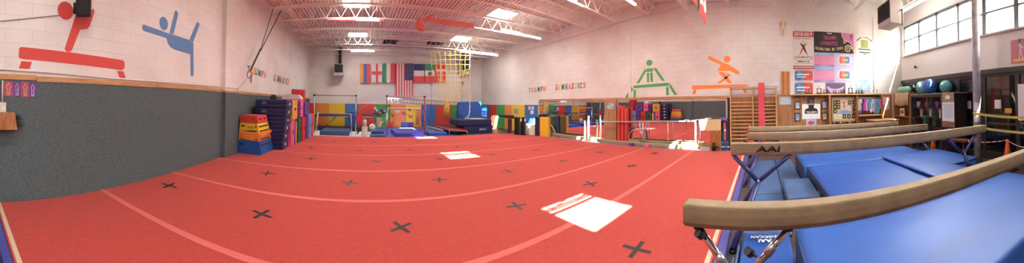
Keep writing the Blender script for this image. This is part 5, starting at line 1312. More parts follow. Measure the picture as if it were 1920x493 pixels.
for k, (x, y, mk, two) in enumerate(((1514, 163, 'blue', True), (1519, 168, 'silver', False), (1536, 160, 'black', True), (1548, 164, 'black', True), (1565, 167, 'black', True), (1574, 168, 'silver', False), (1580, 164, 'black', True), (1595, 159, 'black', True), (1606, 172, 'black', False), (1613, 166, 'black', True), (1616.5, 166, 'black', False), (1622, 164, 'pale', True), (1628, 168, 'pale', False), (1634, 163, 'pale', True), (1640, 162, 'pale', True), (1645, 169, 'pale', False))):
    trophy(x, y, mk, '%s trophy from the peg board along the ledge, %s' % (ordn[k], {'blue': 'with blue columns', 'silver': 'a single silver column', 'black': 'with black columns' if two else 'a single black column', 'pale': 'with pale columns' if two else 'a single pale column'}[mk]), two)
# right of the rack: papers on the plywood
note('R', 1657, 182, 1668, 190, M['paper'], 'paper_notice', 'white paper with print on the plywood right of the leotard rack, upper one', PO)
note('R', 1658, 191, 1667, 205, M['paper'], 'paper_notice', 'white paper with print on the plywood right of the leotard rack, lower one', PO)
mb = MB(); p = PX(1655, 189, XR-.24); mb.prism([p+V((0, -u, v)) for u, v in ((-.06,.14),(.0,.17),(.08,.14),(.14,-.02),(.08,-.05),(.08,-.16),(-.06,-.16))], (.03, 0, 0)); tag(O('red_shirt', mb, mat('coral_cloth', (.75, .18, .16), .8)), 'small coral shirt hanging at the right end of the leotard rack', 'shirt')

# corner shelf unit with a beige cloth, counter and cabinet by the shop front
a = PY(1676, 190, YW+.45); b = PY(1706, 190, YW+.45)
zc = PY(1690, 174.5, YW+.45).z
t = T('corner_shelf', 'brown wooden shelf unit in the corner under the green peanut ball', 'shelf', ((a.x+b.x)/2, YW+.25, 0))
mb = MB(); mb.box(b.x, XR-.035, YW+.05, YW+.45, zc-.04, zc, .005); O('top_board', mb, M['darkwood'], t)
for x in (b.x, a.x-.04): mb = MB(); mb.box(x, x+.05, YW+.05, YW+.45, 0, zc-.041, .005); O('side', mb, M['panelwood'], t)
mb = MB(); mb.box(b.x+.05, XR-.035, YW+.04, YW+.06, 0, zc-.05); O('back', mb, M['darkwood'], t)
z1 = PY(1695, 218, YW+.45).z; mb = MB(); mb.box(b.x+.05, XR-.035, YW+.06, YW+.45, z1-.03, z1, .005); O('shelf_board', mb, M['panelwood'], t)
mb = MB(); bm = mb.bm; zlo = PY(1690, 198, YW+.46).z; ns = 28; x0, x1 = PY(1703.5, 185, YW+.46).x, PY(1677, 185, YW+.46).x
cols = []
for i in range(ns+1):
    u = i/ns; yy = YW+.475+.018*math.sin(u*38)+.01*math.sin(u*17); xx = x0+(x1-x0)*u
    cols.append([bm.verts.new((xx, YW+.2, zc+.012)), bm.verts.new((xx, YW+.462, zc+.012)), bm.verts.new((xx, yy, zc-.06)), bm.verts.new((xx, yy+.012*math.sin(u*25), (zc+zlo)/2)), bm.verts.new((xx, yy+.015*math.sin(u*31), zlo+.03*math.sin(u*9)))])
for A, B in zip(cols, cols[1:]):
    for k in range(4): f = bm.faces.new([A[k], B[k], B[k+1], A[k+1]]); f.smooth = True
o = O('draped_cloth', mb, M['beige'], fix=False); so = o.modifiers.new('s', 'SOLIDIFY'); so.thickness = .008
tag(o, 'beige cloth draped over the front of the corner shelf', 'cloth')
c = PY(1695.5, 168.5, YW+.30)
mb = MB(); n = 25; pr_ = []
w2 = abs(PY(1685, 168, YW+.3).x-PY(1707, 168, YW+.3).x)/2; R0 = (PY(1690, 162.5, YW+.3).z-zc)/2
for i in range(n+1):
    u = -1+2*i/n; r = R0*math.sqrt(max(0.0, 1-abs(u)**4))*(.80+.20*abs(math.sin(u*1.6))); pr_.append((max(r, .004), u*w2))
mb.lathe(pr_, (c.x, YW+.30, zc+.012+R0*.99), 24, 'X'); tag(O('peanut_ball', mb, M['ball_mint']), 'mint green peanut shaped exercise ball lying on the corner shelf', 'exercise ball')
c = PY(1690.5, 210, YW+.4)
t = T('picture_frame', 'white matted photo standing on the corner shelf below the beige cloth', 'picture frame', c); hh = (PY(1690, 203, YW+.4).z-z1)/2
mb = MB(); mb.box(c.x-.17, c.x+.17, YW+.36, YW+.38, z1+.003, z1+2*hh, .004); O('mat_board', mb, M['offwhite'], t); mb = MB(); mb.box(c.x-.11, c.x+.11, YW+.381, YW+.385, z1+hh*.6, z1+hh*1.5); O('picture', mb, MATS['photo_dark'], t)
# counter
a, b = PX(1640, 224, 8.6), PY(1709, 229, -4.75)
t = T('wooden_counter', 'low wooden counter in the corner behind the far ends of the beams', 'counter', (8.4, -4.6, 0)); zk = PR(1665, 223.5, 9.6).z
mb = MB(); mb.box(8.15, 8.9, -4.95, -3.9, zk-.04, zk, .006); O('top', mb, M['barwood'], t)
mb = MB(); mb.box(8.2, 8.88, -4.9, -3.95, 0, zk-.041, .006); O('body', mb, M['darkwood'], t)
mb = MB(); mb.box(8.192, 8.2, -4.7, -4.55, zk-.34, zk-.1); part_label(O('paper_note', mb, M['paper'], t), 'white paper')
# cabinet
ya_ = YW+.60; X1, X0 = PY(1708, 200, ya_).x, PY(1790, 200, ya_).x; zc2 = PY(1745, 175, ya_).z
t = T('display_cabinet', 'black display cabinet with glass doors in front of the dark shop front', 'cabinet', ((X0+X1)/2, YW+.35, 0))
mb = MB(); mb.box(X0, X1, YW+.06, YW+.09, 0, zc2-.04); mb.box(X0, X0+.03, YW+.06, ya_-.03, 0, zc2-.04); mb.box(X1-.03, X1, YW+.06, ya_-.03, 0, zc2-.04); mb.box(X0, X1, YW+.06, ya_-.03, 0, .1); O('body', mb, M['frame'], t)
mb = MB(); mb.box(X0-.03, X1+.03, YW+.05, ya_, zc2-.04, zc2, .005); O('top', mb, mat('cabinet_top', (.20, .19, .18), .4), t)
for k in range(1, 5): mb = MB(); z = .1+k*(zc2-.2)/5; mb.box(X0+.03, X1-.03, YW+.09, ya_-.06, z-.01, z+.01); O('shelf', mb, M['frame'], t)
Xm = PY(1739, 200, ya_).x; Xr = PY(1765, 200, ya_).x
for xa, xb in ((Xm, X1), (Xr, Xm), (X0, Xr)):
    mb = MB(); f_ = .04; mb.box(xa, xa+f_, ya_-.03, ya_, .05, zc2-.05, .004); mb.box(xb-f_, xb, ya_-.03, ya_, .05, zc2-.05, .004); mb.box(xa+f_, xb-f_, ya_-.03, ya_, .05, .14, .004); mb.box(xa+f_, xb-f_, ya_-.03, ya_, zc2-.12, zc2-.05, .004)
    d = O('door', mb, M['frame'], t)
    mb = MB(); mb.box(xa+f_, xb-f_, ya_-.02, ya_-.012, .14, zc2-.12); O('glass', mb, M['glass'], d)
for k in range(9):
    x = X1-.1-(X1-Xr-.1)*k/9; zz_ = zc2-.25-.42*(k % 3)*.6; hh = .28+.06*(k % 2)
    ci = [3, 6, 2, 0, 3, 5, 1, 3, 2][k]
    mb = MB(); p = V((x, ya_-.3, zz_)); mb.prism([p+V((u, 0, v)) for u, v in ((-.07,0),(-.10,-.12),(-.06,-.12),(-.05,-hh),(.05,-hh),(.06,-.12),(.10,-.12),(.07,0),(0,-.03))], (0, .05, 0))
    tag(O('folded_shirt', mb, LM[ci]), '%s shirt, %s from the corner shelf inside the glass cabinet' % (LN[ci], ordn[k]), 'shirt', 'shirts inside the display cabinet')
def wsheet(x0, y0, x1, y1, Y, m, name, label, cat='paper', th=.004):
    a, b = PY(x0, y0, Y), PY(x1, y1, Y); a2, b2 = PY(x1, y0, Y), PY(x0, y1, Y)
    zt_, zb_ = (a.z+a2.z)/2, (b.z+b2.z)/2; xl, xr = (a.x+b2.x)/2, (a2.x+b.x)/2
    t = T(name, label, cat, ((xl+xr)/2, Y, (zt_+zb_)/2)); mb = MB(); mb.box(xr, xl, Y-th/2, Y+th/2, zb_, zt_); O('sheet', mb, m, t)
    return t, xl, xr, zb_, zt_
t, xl, xr, zb_, zt_ = wsheet(1766.5, 173, 1789, 238.5, ya_+.012, M['paper'], 'info_poster', 'tall white poster with photos top and bottom on the black cabinet', 'poster')
H_ = zt_-zb_
mb = MB(); mb.box(xr, xl, ya_+.015, ya_+.018, zt_-.28*H_, zt_); O('photo', mb, mat('photo_warm', (.40, .28, .16), .5, var=.8, vscale=18), t)
mb = MB(); mb.box(xr, xl, ya_+.015, ya_+.018, zb_, zb_+.17*H_); O('photo', mb, mat('photo_brown', (.24, .13, .10), .5, var=.8, vscale=18), t)
mb = MB(); mb.box((xl+xr)/2-.1, (xl+xr)/2+.1, ya_+.0185, ya_+.02, zt_-.19*H_, zt_-.09*H_); O('card', mb, M['paper'], t)
mb = MB()
for k in range(9): z = zt_-.36*H_-k*.045*H_; mb.box(xr+.04, xl-.04-.05*(k % 3), ya_+.0155, ya_+.017, z, z+.012)
O('print_lines', mb, M['ltblue'], t)
# balls on the cabinet
def ball(x, y, r, Y, m, label, z0=None):
    p = PY(x, y, Y); R_ = r*math.hypot(p.x, p.y)/F
    mb = MB(); zc_ = (z0 if z0 is not None else zc2)+R_+.001; mb.sphere((p.x, p.y, zc_), R_, u=32, v=20)
    for zz_ in (-.5, -.2, .1, .4, .65):
        pass
    tag(O('exercise_ball', mb, m), label, 'exercise ball', 'exercise balls on the display cabinet'); return p, R_
ball(1729, 165, 12.2, YW+.36, M['ball_teal'], 'teal exercise ball on the black cabinet half hidden behind the blue one')
ball(1743.5, 156, 14.0, YW+.42, M['ball_blue'], 'shiny dark blue exercise ball on the black cabinet, largest one')
ball(1773, 158, 11.8, YW+.36, M['ball_teal'], 'teal exercise ball at the right end of the black cabinet top')
# notices on the glass
G1 = YW-.05
wsheet(1812, 189, 1821, 204, YW-.04, M['paper'], 'door_notice', 'white paper taped inside the dark pane left of the column')
wsheet(1865, 187, 1877, 203.5, YW-.04, M['paper'], 'door_notice', 'white paper taped to the dark pane right of the column')
wsheet(1884, 203, 1897, 212, YW-.04, M['gold'], 'door_notice', 'yellow paper stuck low on the dark pane right of the column')
wsheet(1909, 157, 1940, 226, YW+.02, M['paper'], 'white_board', 'large white board fixed to the shop front at the right edge', 'board', .02)
t, xl, xr, zb_, zt_ = wsheet(1895.5, 73, 1935, 118, YW+.012, mat('rose_print', (.52, .16, .22), .6), 'dance_poster', 'pink poster with a white gymnast on the upper window wall', 'poster', .012)
cx_, cz_ = xl-(xl-xr)*.47, (zb_+zt_)/2; hh = (zt_-zb_)
q = [(-.04,.40),(.04,.36),(.03,.24),(.16,.12),(.14,.08),(.03,.16),(.05,-.02),(.14,-.34),(.09,-.36),(.01,-.06),(-.06,-.36),(-.11,-.34),(-.05,0),(-.05,.16),(-.16,.30),(-.18,.27),(-.07,.24)]
mb = MB(); mb.prism([(cx_-u*hh, YW+.019, cz_+v*hh) for u, v in q], (0, .003, 0)); O('gymnast_print', mb, M['paper'], t)
mb = MB(); mb.ellipse((cx_+.02, YW+.0195, cz_+.42*hh), (.05, 0, 0), (0, 0, .06), (0, .003, 0)); O('hair_print', mb, M['black'], t)
mb = MB(); mb.box(xr+.1, xl-.08, YW+.0185, YW+.021, zb_+.05, zb_+.12); O('gold_line', mb, M['yellow'], t)
c = PY(1716, 125.5, YW+.08); t = T('security_camera', 'small black security camera on the white wall below the windows', 'camera', c)
mb = MB(); mb.sphere(c, .05, u=16, v=10); O('dome', mb, M['black'], t); mb = MB(); mb.lathe([(.055, -.09), (.055, -.03)], c, 16, 'Y'); O('mount', mb, M['white'], t)
# papers on the column
for y0, y1, lb in ((192, 208.5, 'upper'), (214, 229, 'lower')):
    z0_, z1_ = PY(1832, y1, -4.85).z, PY(1832, y0, -4.85).z; a0 = math.atan2(-cb.y, -cb.x)
    mb = MB(); n = 10; ring = []
    for i in range(n+1):
        a = a0-.85+1.7*i/n; ring.append((cb.x+.1075*math.cos(a), cb.y+.1075*math.sin(a)))
    for (xa, ya2), (xb, yb2) in zip(ring, ring[1:]): mb.quad((xa, ya2, z0_), (xb, yb2, z0_), (xb, yb2, z1_), (xa, ya2, z1_))
    o = O('column_notice', mb, M['paper'], fix=False); so = o.modifiers.new('s', 'SOLIDIFY'); so.thickness = .002; tag(o, '%s of two printed papers wrapped around the worn column' % lb, 'paper')
# caution tapes and chain
def band(pts, h, m, name, label, cat):
    mb = MB()
    for p, q in zip(pts, pts[1:]):
        mb.prism([V(p)+UP*h/2, V(q)+UP*h/2, V(q)-UP*h/2, V(p)-UP*h/2], V((.0, .003, 0)))
    return tag(O(name, mb, m), label, cat)
def tape_mat():
    m = bpy.data.materials.new('caution_tape_print'); m.use_nodes = True; nt = m.node_tree; b = nt.nodes['Principled BSDF']
    tc = nt.nodes.new('ShaderNodeTexCoord'); w = nt.nodes.new('ShaderNodeTexWave'); w.inputs['Scale'].default_value = 9; w.inputs['Distortion'].default_value = 6
    nt.links.new(tc.outputs['Object'], w.inputs['Vector']); r = nt.nodes.new('ShaderNodeValToRGB'); r.color_ramp.elements[0].position = .05; r.color_ramp.elements[1].position = .16
    r.color_ramp.elements[0].color = (.05, .045, .01, 1); r.color_ramp.elements[1].color = (.62, .50, .10, 1); nt.links.new(w.outputs['Fac'], r.inputs['Fac']); nt.links.new(r.outputs['Color'], b.inputs['Base Color']); return m
TM_ = tape_mat(); cx_, cy_ = cb.x, cb.y
for y0, y1, ym, lb in ((212.5, 218, 215.5, 'upper'), (236.5, 247, 241, 'lower')):
    p0 = V((cx_-.08, cy_+.11, PR(1838, y0, math.hypot(cx_, cy_)).z)); p2 = PR(1945, y1+2.5, 5.4); p1 = p0.lerp(p2, .5)-UP*.03
    band([p0, p0.lerp(p1, .5)-UP*.01, p1, p1.lerp(p2, .5)-UP*.01, p2], .055, TM_, 'caution_tape', '%s of two yellow caution tapes strung from the column across the doors' % lb, 'tape')
    mb = MB(); mb.lathe([(.108, p0.z-.04), (.109, p0.z+.04)], (cx_, cy_, 0), 24); tag(O('tape_wrap', mb, TM_), '%s caution tape wrap around the column' % lb, 'tape')
c1 = V((5.92, -4.74, 0)); c2 = PZ(1890, 320, 0)
cone('orange traffic cone standing at the far end of the blue mats', c1.x, c1.y, 0, .74)
cone('orange traffic cone near the column behind the front beam', c2.x, c2.y, 0, .76)
def chain(p, q, sag, label):
    n = 60; t = T('plastic_chain', label, 'chain', p); P = []
    for i in range(n+1): f = i/n; P.append(V(p).lerp(V(q), f)-UP*sag*4*f*(1-f))
    for col, m in ((0, M['padred']), (1, M['paper'])):
        mb = MB()
        for i in range(n):
            if (i//2) % 2 == col: mb.tube([P[i], P[i+1]], .011, 6)
        o = O('links', mb, m, t); o['kind'] = 'stuff'
chain(c1+UP*.72, c2+UP*.74, .12, 'red and white plastic chain sagging between the two cones')
chain(c2+UP*.74, PR(1945, 275, 5.0), .08, 'red and white plastic chain running off from the front cone to the right')
# red legged bench behind the beams
p = PR(1788, 262, 7.3)
t = T('metal_bench', 'dark red metal bench in the shade behind the end of the long beam', 'bench', (p.x, p.y, 0))
q0, q1 = PR(1762, 262, 7.0), PR(1818, 267, 6.4); zb_ = PR(1788, 254, 7.3).z
d = V((q1.x-q0.x, q1.y-q0.y, 0)); nn = V((-d.y, d.x, 0)).normalized()*.17
mb = MB(); mb.prism([V((q0.x, q0.y, zb_))+nn, V((q1.x, q1.y, zb_))+nn, V((q1.x, q1.y, zb_))-nn, V((q0.x, q0.y, zb_))-nn], (0, 0, -.04)); O('seat', mb, mat('bench_red', (.09, .012, .012), .5), t)
for f in (.12, .88):
    for s in (-1, 1):
        b = V((q0.x, q0.y, 0))+d*f; mb = MB(); mb.tube([b+UP*(zb_-.04)+nn*s*.6, b+nn*s*1.1+d*(.04 if f > .5 else -.04)+UP*.005], .014, 8); O('leg', mb, MATS['bench_red'], t)
# ================================================================== BEAMS AND BLUE MATS
def beam_body(mb, X, y0, y1, zt, w=.10, h=.165):
    """rounded bulging section swept along y"""
    sec = []
    hw = w/2
    for k in range(7): a = PI/2*k/6; sec.append((hw-.018+.018*math.cos(PI/2-a)*1, zt-.018+.018*math.cos(a)))
    prof = [(hw-.008, zt), (hw+.001, zt-.004), (hw+.005, zt-.014), (hw+.010, zt-h*.4), (hw+.008, zt-h*.75), (hw-.002, zt-h*.95), (hw-.014, zt-h)]
    loop = prof+[(-x, z) for x, z in prof[::-1]]
    ys = [(y1, .90), (y1-.012, .98), (y1-.03, 1.0), (y0+.03, 1.0), (y0+.012, .98), (y0, .90)]
    # a few extra stations keep the long faces even
    mid = [(y1+(y0-y1)*k/12, 1.0) for k in range(1, 12)]
    ys = ys[:3]+mid+ys[3:]
    rings = []; zc_ = zt-h/2
    for y, s in ys: rings.append([mb.bm.verts.new((X+x*s, y, zc_+(z-zc_)*s)) for x, z in loop])
    n = len(loop)
    for A, B in zip(rings, rings[1:]):
        for k in range(n):
            f = mb.bm.faces.new([A[k], A[(k+1) % n], B[(k+1) % n], B[k]]); f.smooth = False
    mb.bm.faces.new(rings[0][::-1]); mb.bm.faces.new(rings[-1])
def make_beam(label, X, y1, zt, style, L=5.0, h=.165, near=(.39, -.39), apex=(.05, .63), foot=.62, fz=.0, far_foot=None, far_sum=None):
    y0 = y1-L
    t = T('balance_beam', label, 'balance beam', (X, (y0+y1)/2, 0), 'high balance beams over the blue mats')
    mb = MB(); beam_body(mb, X, y0, y1, zt, .10, h); O('beam_body', mb, M['suede'], t)
    mb = MB(); mb.box(X-.045, X+.045, y1-.002, y1+.004, zt-h+.02, zt-.02, .004); O('end_cap', mb, M['darkwood'], t)
    mb = MB(); mb.box(X-.045, X+.045, y0-.004, y0+.002, zt-h+.02, zt-.02, .004); O('end_cap', mb, M['darkwood'], t)
    tube_m = M['chrome'] if style == 'chrome' else M['navysteel']; r = .021 if style == 'chrome' else .032
    zb = zt-h
    for end in (0, 1):
        def Y(v): return v if end == 0 else (y0+y1 if far_sum is None else far_sum)-v
        a, b, ap = V((X, Y(near[0]), zb-.02)), V((X, Y(near[1]), zb-.02)), V((X, Y(apex[0]), apex[1]))
        for q in (a, b):
            mb = MB(); mb.tube([q, ap], r, 12); lg = O('leg', mb, tube_m, t)
            if style == 'chrome':
                m_ = q.lerp(ap, .55 if q is a else .34); d = (ap-q).normalized()
                mb = MB(); mb.tube([m_-d*.035, m_+d*.035], r*1.22, 12); O('collar', mb, M['steel'], lg)
                sx = V((-1, 0, 0)); kn = q.lerp(ap, .30 if q is a else .56)
                mb = MB(); mb.tube([kn+V((0, .02, .03)), kn+V((-.03, .05, .065))], .009, 8); mb.tube([kn+V((-.028, .048, .062)), kn+V((-.05, .068, .09))], .024, 10); O('knob', mb, M['black'], lg)
            mb = MB(); mb.box(q.x-.03, q.x+.03, q.y-.03, q.y+.03, zb-.018, zb+.002, .006); O('mount', mb, M['black'], t)
        mb = MB(); mb.sphere(ap, r*1.3, u=12, v=8); O('joint', mb, M['steel'], t)
        fy = Y(apex[0]+.30)
        ft = foot if end == 0 or far_foot is None else far_foot
        for s in (-1, 1):
            mb = MB(); mb.tube([ap, (X+s*ft, fy if end == 0 else fy, .03+fz)], r*1.15, 12); O('leg', mb, M['navysteel'] if style != 'chrome' else M['chrome'], t)
            mb = MB(); mb.lathe([(.045, fz+.001), (.045, fz+.02), (.03, fz+.035)], (X+s*ft, fy, 0), 14); O('rubber_foot', mb, M['black'], t)
    return t
make_beam('tan balance beam closest to the camera on chrome legs', 1.44, .445, 1.155, 'chrome', L=5.0, h=.132, near=(.36, -.14), apex=(.14, .70), foot=.34)
t = make_beam('tan balance beam with black AAI lettering on navy legs, second from the camera', 3.58, .43, 1.17, 'navy', L=4.75, h=.165, far_foot=.06, far_sum=-3.61)
text('AAI', V((3.58-.0605, on('R', 1440, 280).y*3.58/XR, 1.093)), (0, -1, 0), UP, M['black'], t, w=.345, h=.082, bold=.035, ext=.003, nrm_off=.001, shear=.1)
make_beam('tan balance beam third from the camera, seen above the lettered beam', 5.90, .33, 1.05, 'navy', L=4.83, h=.175)
make_beam('tan balance beam furthest back in front of the display shelves', 7.45, .36, 1.05, 'navy', L=4.8, h=.15)

def big_mat(label, x0, x1, y0, y1, z0, z1, m, side=None, patch=False, bev=.02, name='landing_mat', notch=None):
    t = T(name, label, 'mat', ((x0+x1)/2, (y0+y1)/2, z0), 'blue mats under the beams')
    # softly uneven top
    mb = MB(); bm = mb.bm; nx, ny = 22, 34; rr = random.Random(int(x0*100)); ph = [rr.uniform(0, 6) for _ in range(6)]
    def bump(u, v):
        e = min(u, 1-u, v, 1-v); k = min(1, e*9)
        return k*(.006*math.sin(u*7+ph[0]+v*3)+.005*math.sin(v*9+ph[1]-u*4)+.003*math.sin(u*15+v*11+ph[2]))
    top = [[bm.verts.new((x0+(x1-x0)*i/nx, y0+(y1-y0)*j/ny, z1+bump(i/nx, j/ny)-(.012 if (i in (0, nx) or j in (0, ny)) else 0))) for i in range(nx+1)] for j in range(ny+1)]
    for j in range(ny):
        for i in range(nx):
            if notch and x0+(x1-x0)*(i+.5)/nx < notch[0] and y0+(y1-y0)*(j+.5)/ny < notch[1]: continue
            f = bm.faces.new([top[j][i], top[j][i+1], top[j+1][i+1], top[j+1][i]]); f.smooth = True
    for v in [v for v in bm.verts if not v.link_faces]: bm.verts.remove(v)
    ex = bmesh.ops.extrude_edge_only(bm, edges=[e for e in bm.edges if e.is_boundary])
    for v in ex['geom']:
        if isinstance(v, bmesh.types.BMVert): v.co.z = z0
    bmesh.ops.contextual_create(bm, geom=[e for e in bm.edges if e.is_boundary])
    O('cover', mb, m, t)
    if side is not None:
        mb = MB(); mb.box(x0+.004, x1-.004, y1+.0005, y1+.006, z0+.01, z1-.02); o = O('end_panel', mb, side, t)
        mb = MB(); mb.tube([(x0, y1+.003, z1-.008), (x1, y1+.003, z1-.008)], .005, 6); O('piping', mb, M['paleblue'], t)
        if patch: mb = MB(); mb.box((x0+x1)/2-.12, (x0+x1)/2+.02, y1+.006, y1+.008, z0+.14, z0+.24); O('label_patch', mb, M['heater'], t)
    return t
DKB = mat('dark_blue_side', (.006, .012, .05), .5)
big_mat('large blue landing mat in the right foreground beyond the front beam', 1.22, 2.68, -3.83, -.35, .0, .40, M['bluevinyl2'], DKB)
big_mat('large blue landing mat under the lettered beam with a navy end panel', 3.15, 5.27, -4.25, -.95, .0, .40, M['bluevinyl'], DKB, True, notch=(3.71, -3.52))
big_mat('thin blue mat lying across the right half of the middle landing mat', 3.15, 5.28, -4.30, -2.70, .418, .450, M['bluevinyl'], M['black'], notch=(3.71, -3.52))
big_mat('blue landing mat at the back under the third beam', 5.30, 6.55, -4.05, -.88, .0, .396, M['bluevinyl2'], DKB)
t = big_mat('low blue step mat tucked against the end of the middle landing mat', 3.92, 4.96, -.92, -.40, .0, .25, M['paleblue'], None)
big_mat('flat dusty blue mat on the ground between floor edge and step mat', 3.27, 4.74, -.38, .25, .0, .05, M['paleblue'], None)
big_mat('flat dusty blue mat on the ground behind the black seam', 4.77, 7.60, -.38, .25, .0, .05, M['paleblue'], None)
big_mat('narrow flat blue mat beside the end of the back landing mat', 5.02, 7.60, -.86, -.40, .0, .05, M['paleblue'], None)
t = big_mat('flat blue mat with upside down white AMERICAN lettering under the front beam', 1.95, 3.22, -.33, .24, .0, .10, M['bluevinyl'], None, False, .02, 'printed_mat')
ctr = (PZ(1411, 443, .1)+PZ(1456, 440, .1))/2
text('AMERICAN', V((ctr.x-.06, (PZ(1411, 443, .1).y+PZ(1466, 440, .1).y)/2+.02, .1155)), (0, 1, 0), (-1, 0, 0), M['paper'], t, w=.36, h=.055, bold=.03, nrm_off=.001)
text('AAI', V((ctr.x-.145, -.03, .1155)), (0, 1, 0), (-1, 0, 0), M['paper'], t, w=.16, h=.07, bold=.04, nrm_off=.001)
for x0, x1, y0, y1, lb in ((1.9, 2.95, .262, .285, 'longer'), (1.9, 2.70, .298, .322, 'shorter')):
    mb = MB(); mb.box(x0, x1, y0, y1, 0, .10, .006); tag(O('edge_strip', mb, M['paleblue']), '%s of two narrow blue edge strips standing beside the printed mat' % lb, 'foam strip', 'edge strips beside the printed mat')
p = PZ(1372, 441, .05); mb = MB(); mb.lathe([(.03, -.02), (.042, -.015), (.042, .015), (.03, .02)], (p.x, .335, .043), 16, 'Y'); tag(O('rubber_wheel', mb, M['black']), 'small black rubber wheel on the ground beside the violet floor edge', 'wheel')
# ================================================================== THINGS UNDER THE ROOF
# unit heater near the windows
c = PR(1669, 29, 8.35); hx, hy, hz = .43, .24, .37
t = T('unit_heater', 'large cream unit heater with a dark louvred front hung near the windows', 'heater', c)
mb = MB(); mb.box(c.x-hx, c.x+hx, c.y-hy, c.y+hy, c.z-hz, c.z+hz, .015); O('case', mb, M['heater'], t)
mb = MB(); mb.box(c.x-hx+.03, c.x+hx-.03, c.y+hy+.001, c.y+hy+.012, c.z-hz+.16, c.z+hz-.02); O('grille', mb, M['black'], t)
for k in range(9):
    z = c.z-hz+.19+k*.058; mb = MB(); mb.obox((c.x, c.y+hy+.022, z), (hx*2-.08, .035, .006), (.6, 0, 0)); O('louvre', mb, M['blackmat'], t)
for s in (-1, 1): mb = MB(); mb.tube([(c.x+s*.3, c.y, c.z+hz), (c.x+s*.3, c.y, ZC-.03)], .012, 6); O('hanger_rod', mb, M['steel'], t)
mb = MB(); x_ = c.x-hx; mb.tube([(x_, c.y-hy*.5, c.z+.05), (x_-.12, c.y-hy*.5, c.z+.05), (x_-.12, c.y-hy*.5, c.z-.45)], .022, 8); O('gas_pipe', mb, M['black'], t)
# fluorescent strips
def strip_light(label, a, b, z, on_=True, sagz=0.):
    a, b = V((a[0], a[1], z)), V((b[0], b[1], z+sagz)); t = T('strip_light', label, 'light', (a+b)/2, 'fluorescent strip lights under the roof')
    mb = MB(); mb.bar(a+UP*.05, b+UP*.05, .11, .055, .008); O('housing', mb, M['lampbody'], t)
    d = (b-a); dn = d.normalized(); s = dn.cross(UP)
    for k in (-1, 1):
        mb = MB(); mb.tube([a+dn*.04+s*.03*k, b-dn*.04+s*.03*k], .016, 10); O('tube', mb, M['fluoro'] if on_ else M['white'], t)
    for f in (.12, .88):
        p = a.lerp(b, f); mb = MB(); mb.tube([p+UP*.075, (p.x, p.y, ZC-.04)], .004, 5); O('hanger', mb, M['steel'], t)
strip_light('long strip light with a painted red reflection under the roof left of the middle', (-1.43, 10.02), (.82, 10.02), 4.98, False)
strip_light('strip light under the roof before the right wall, near the large skylight', (5.8, 9.55), (8.1, 9.55), 5.0)
strip_light('short strip light hung near the far wall on the left', (-.75, 15.9), (.75, 15.9), 4.98)
strip_light('strip light hung near the far wall on the right above the rope', (5.9, 14.5), (8.6, 14.5), 4.98)
strip_light('strip light hung beside the high windows', (6.0, -4.75), (7.7, -4.75), 4.86)
for k, (x, y) in enumerate(((6.2, 3.9), (6.0, -1.6))):  # lamps out of view, added to brighten the front part
    strip_light('unseen added strip light over the front of the hall, %s from the windows' % ('second', 'first')[k], (x-1.1, y), (x+1.1, y), 4.98)
mb = MB(); mb.box(-1.45, .84, 9.955, 9.965, 4.955, 5.0); tag(O('lamp_red_reflection', mb, M['maroon']), 'dull red reflection painted as a board along the strip light left of the middle', 'painted reflection')  # red reflection on the lamp housing, painted as a maroon strip
# dark roof vents
for k, (x0, x1, y0, y1) in enumerate(((1.32, 2.2, 15.8, 16.65), (4.15, 5.15, 15.5, 16.2))):
    t = T('roof_vent', '%s dark square vent under the roof deck near the far wall' % ('left', 'right')[k], 'vent', ((x0+x1)/2, (y0+y1)/2, ZC-.05))
    mb = MB(); mb.box(x0, x1, y0, y1, ZC-.06, ZC-.012, .005); O('frame', mb, M['blackmat'], t)
    mb = MB()
    for i in range(6): yy = y0+.08+(y1-y0-.16)*i/5; mb.box(x0+.04, x1-.04, yy-.02, yy+.02, ZC-.075, ZC-.06)
    O('louvres', mb, M['black'], t)
# red cloth slung under a joist
Yc = 9.35
pts = [(783, 47), (786, 41), (795, 37.5), (806, 36.5), (822, 39.5), (845, 42.5), (868, 45.5), (889, 48.5)]
P = [PZ(x, y, 4.98) for x, y in pts]
t = T('red_cloth', 'long salmon red cloth slung under the roof joists at mid ceiling', 'cloth', P[3])
mb = MB()
for p, q in zip(P[1:], P[2:]): mb.prism([p+UP*.10, q+UP*.09, q-UP*.09, p-UP*.10], (0, .03, 0))
O('drape', mb, mat('salmon_cloth', (.62, .16, .13), .8), t)
a = P[1]; mb = MB(); mb.prism([a+V((-.1, 0, .06)), a+V((.08, 0, .1)), a+V((.32, .35, -.24)), a+V((.12, .38, -.26)), a+V((-.12, .05, -.15))], (0, .03, 0)); O('hanging_tail', mb, MATS['salmon_cloth'], t)
mb = MB(); mb.prism([a+V((.05, 0, .1)), a+V((.25, -.05, .10)), a+V((.55, -.2, .28)), a+V((.42, -.2, .26))], (0, .03, 0)); O('upper_tail', mb, MATS['salmon_cloth'], t)
mb = MB()
for p in (P[2], P[5], P[7]): mb.tube([p+UP*.09, (p.x, p.y, ZC-.04)], .006, 5)
O('tie', mb, M['steel'], t)
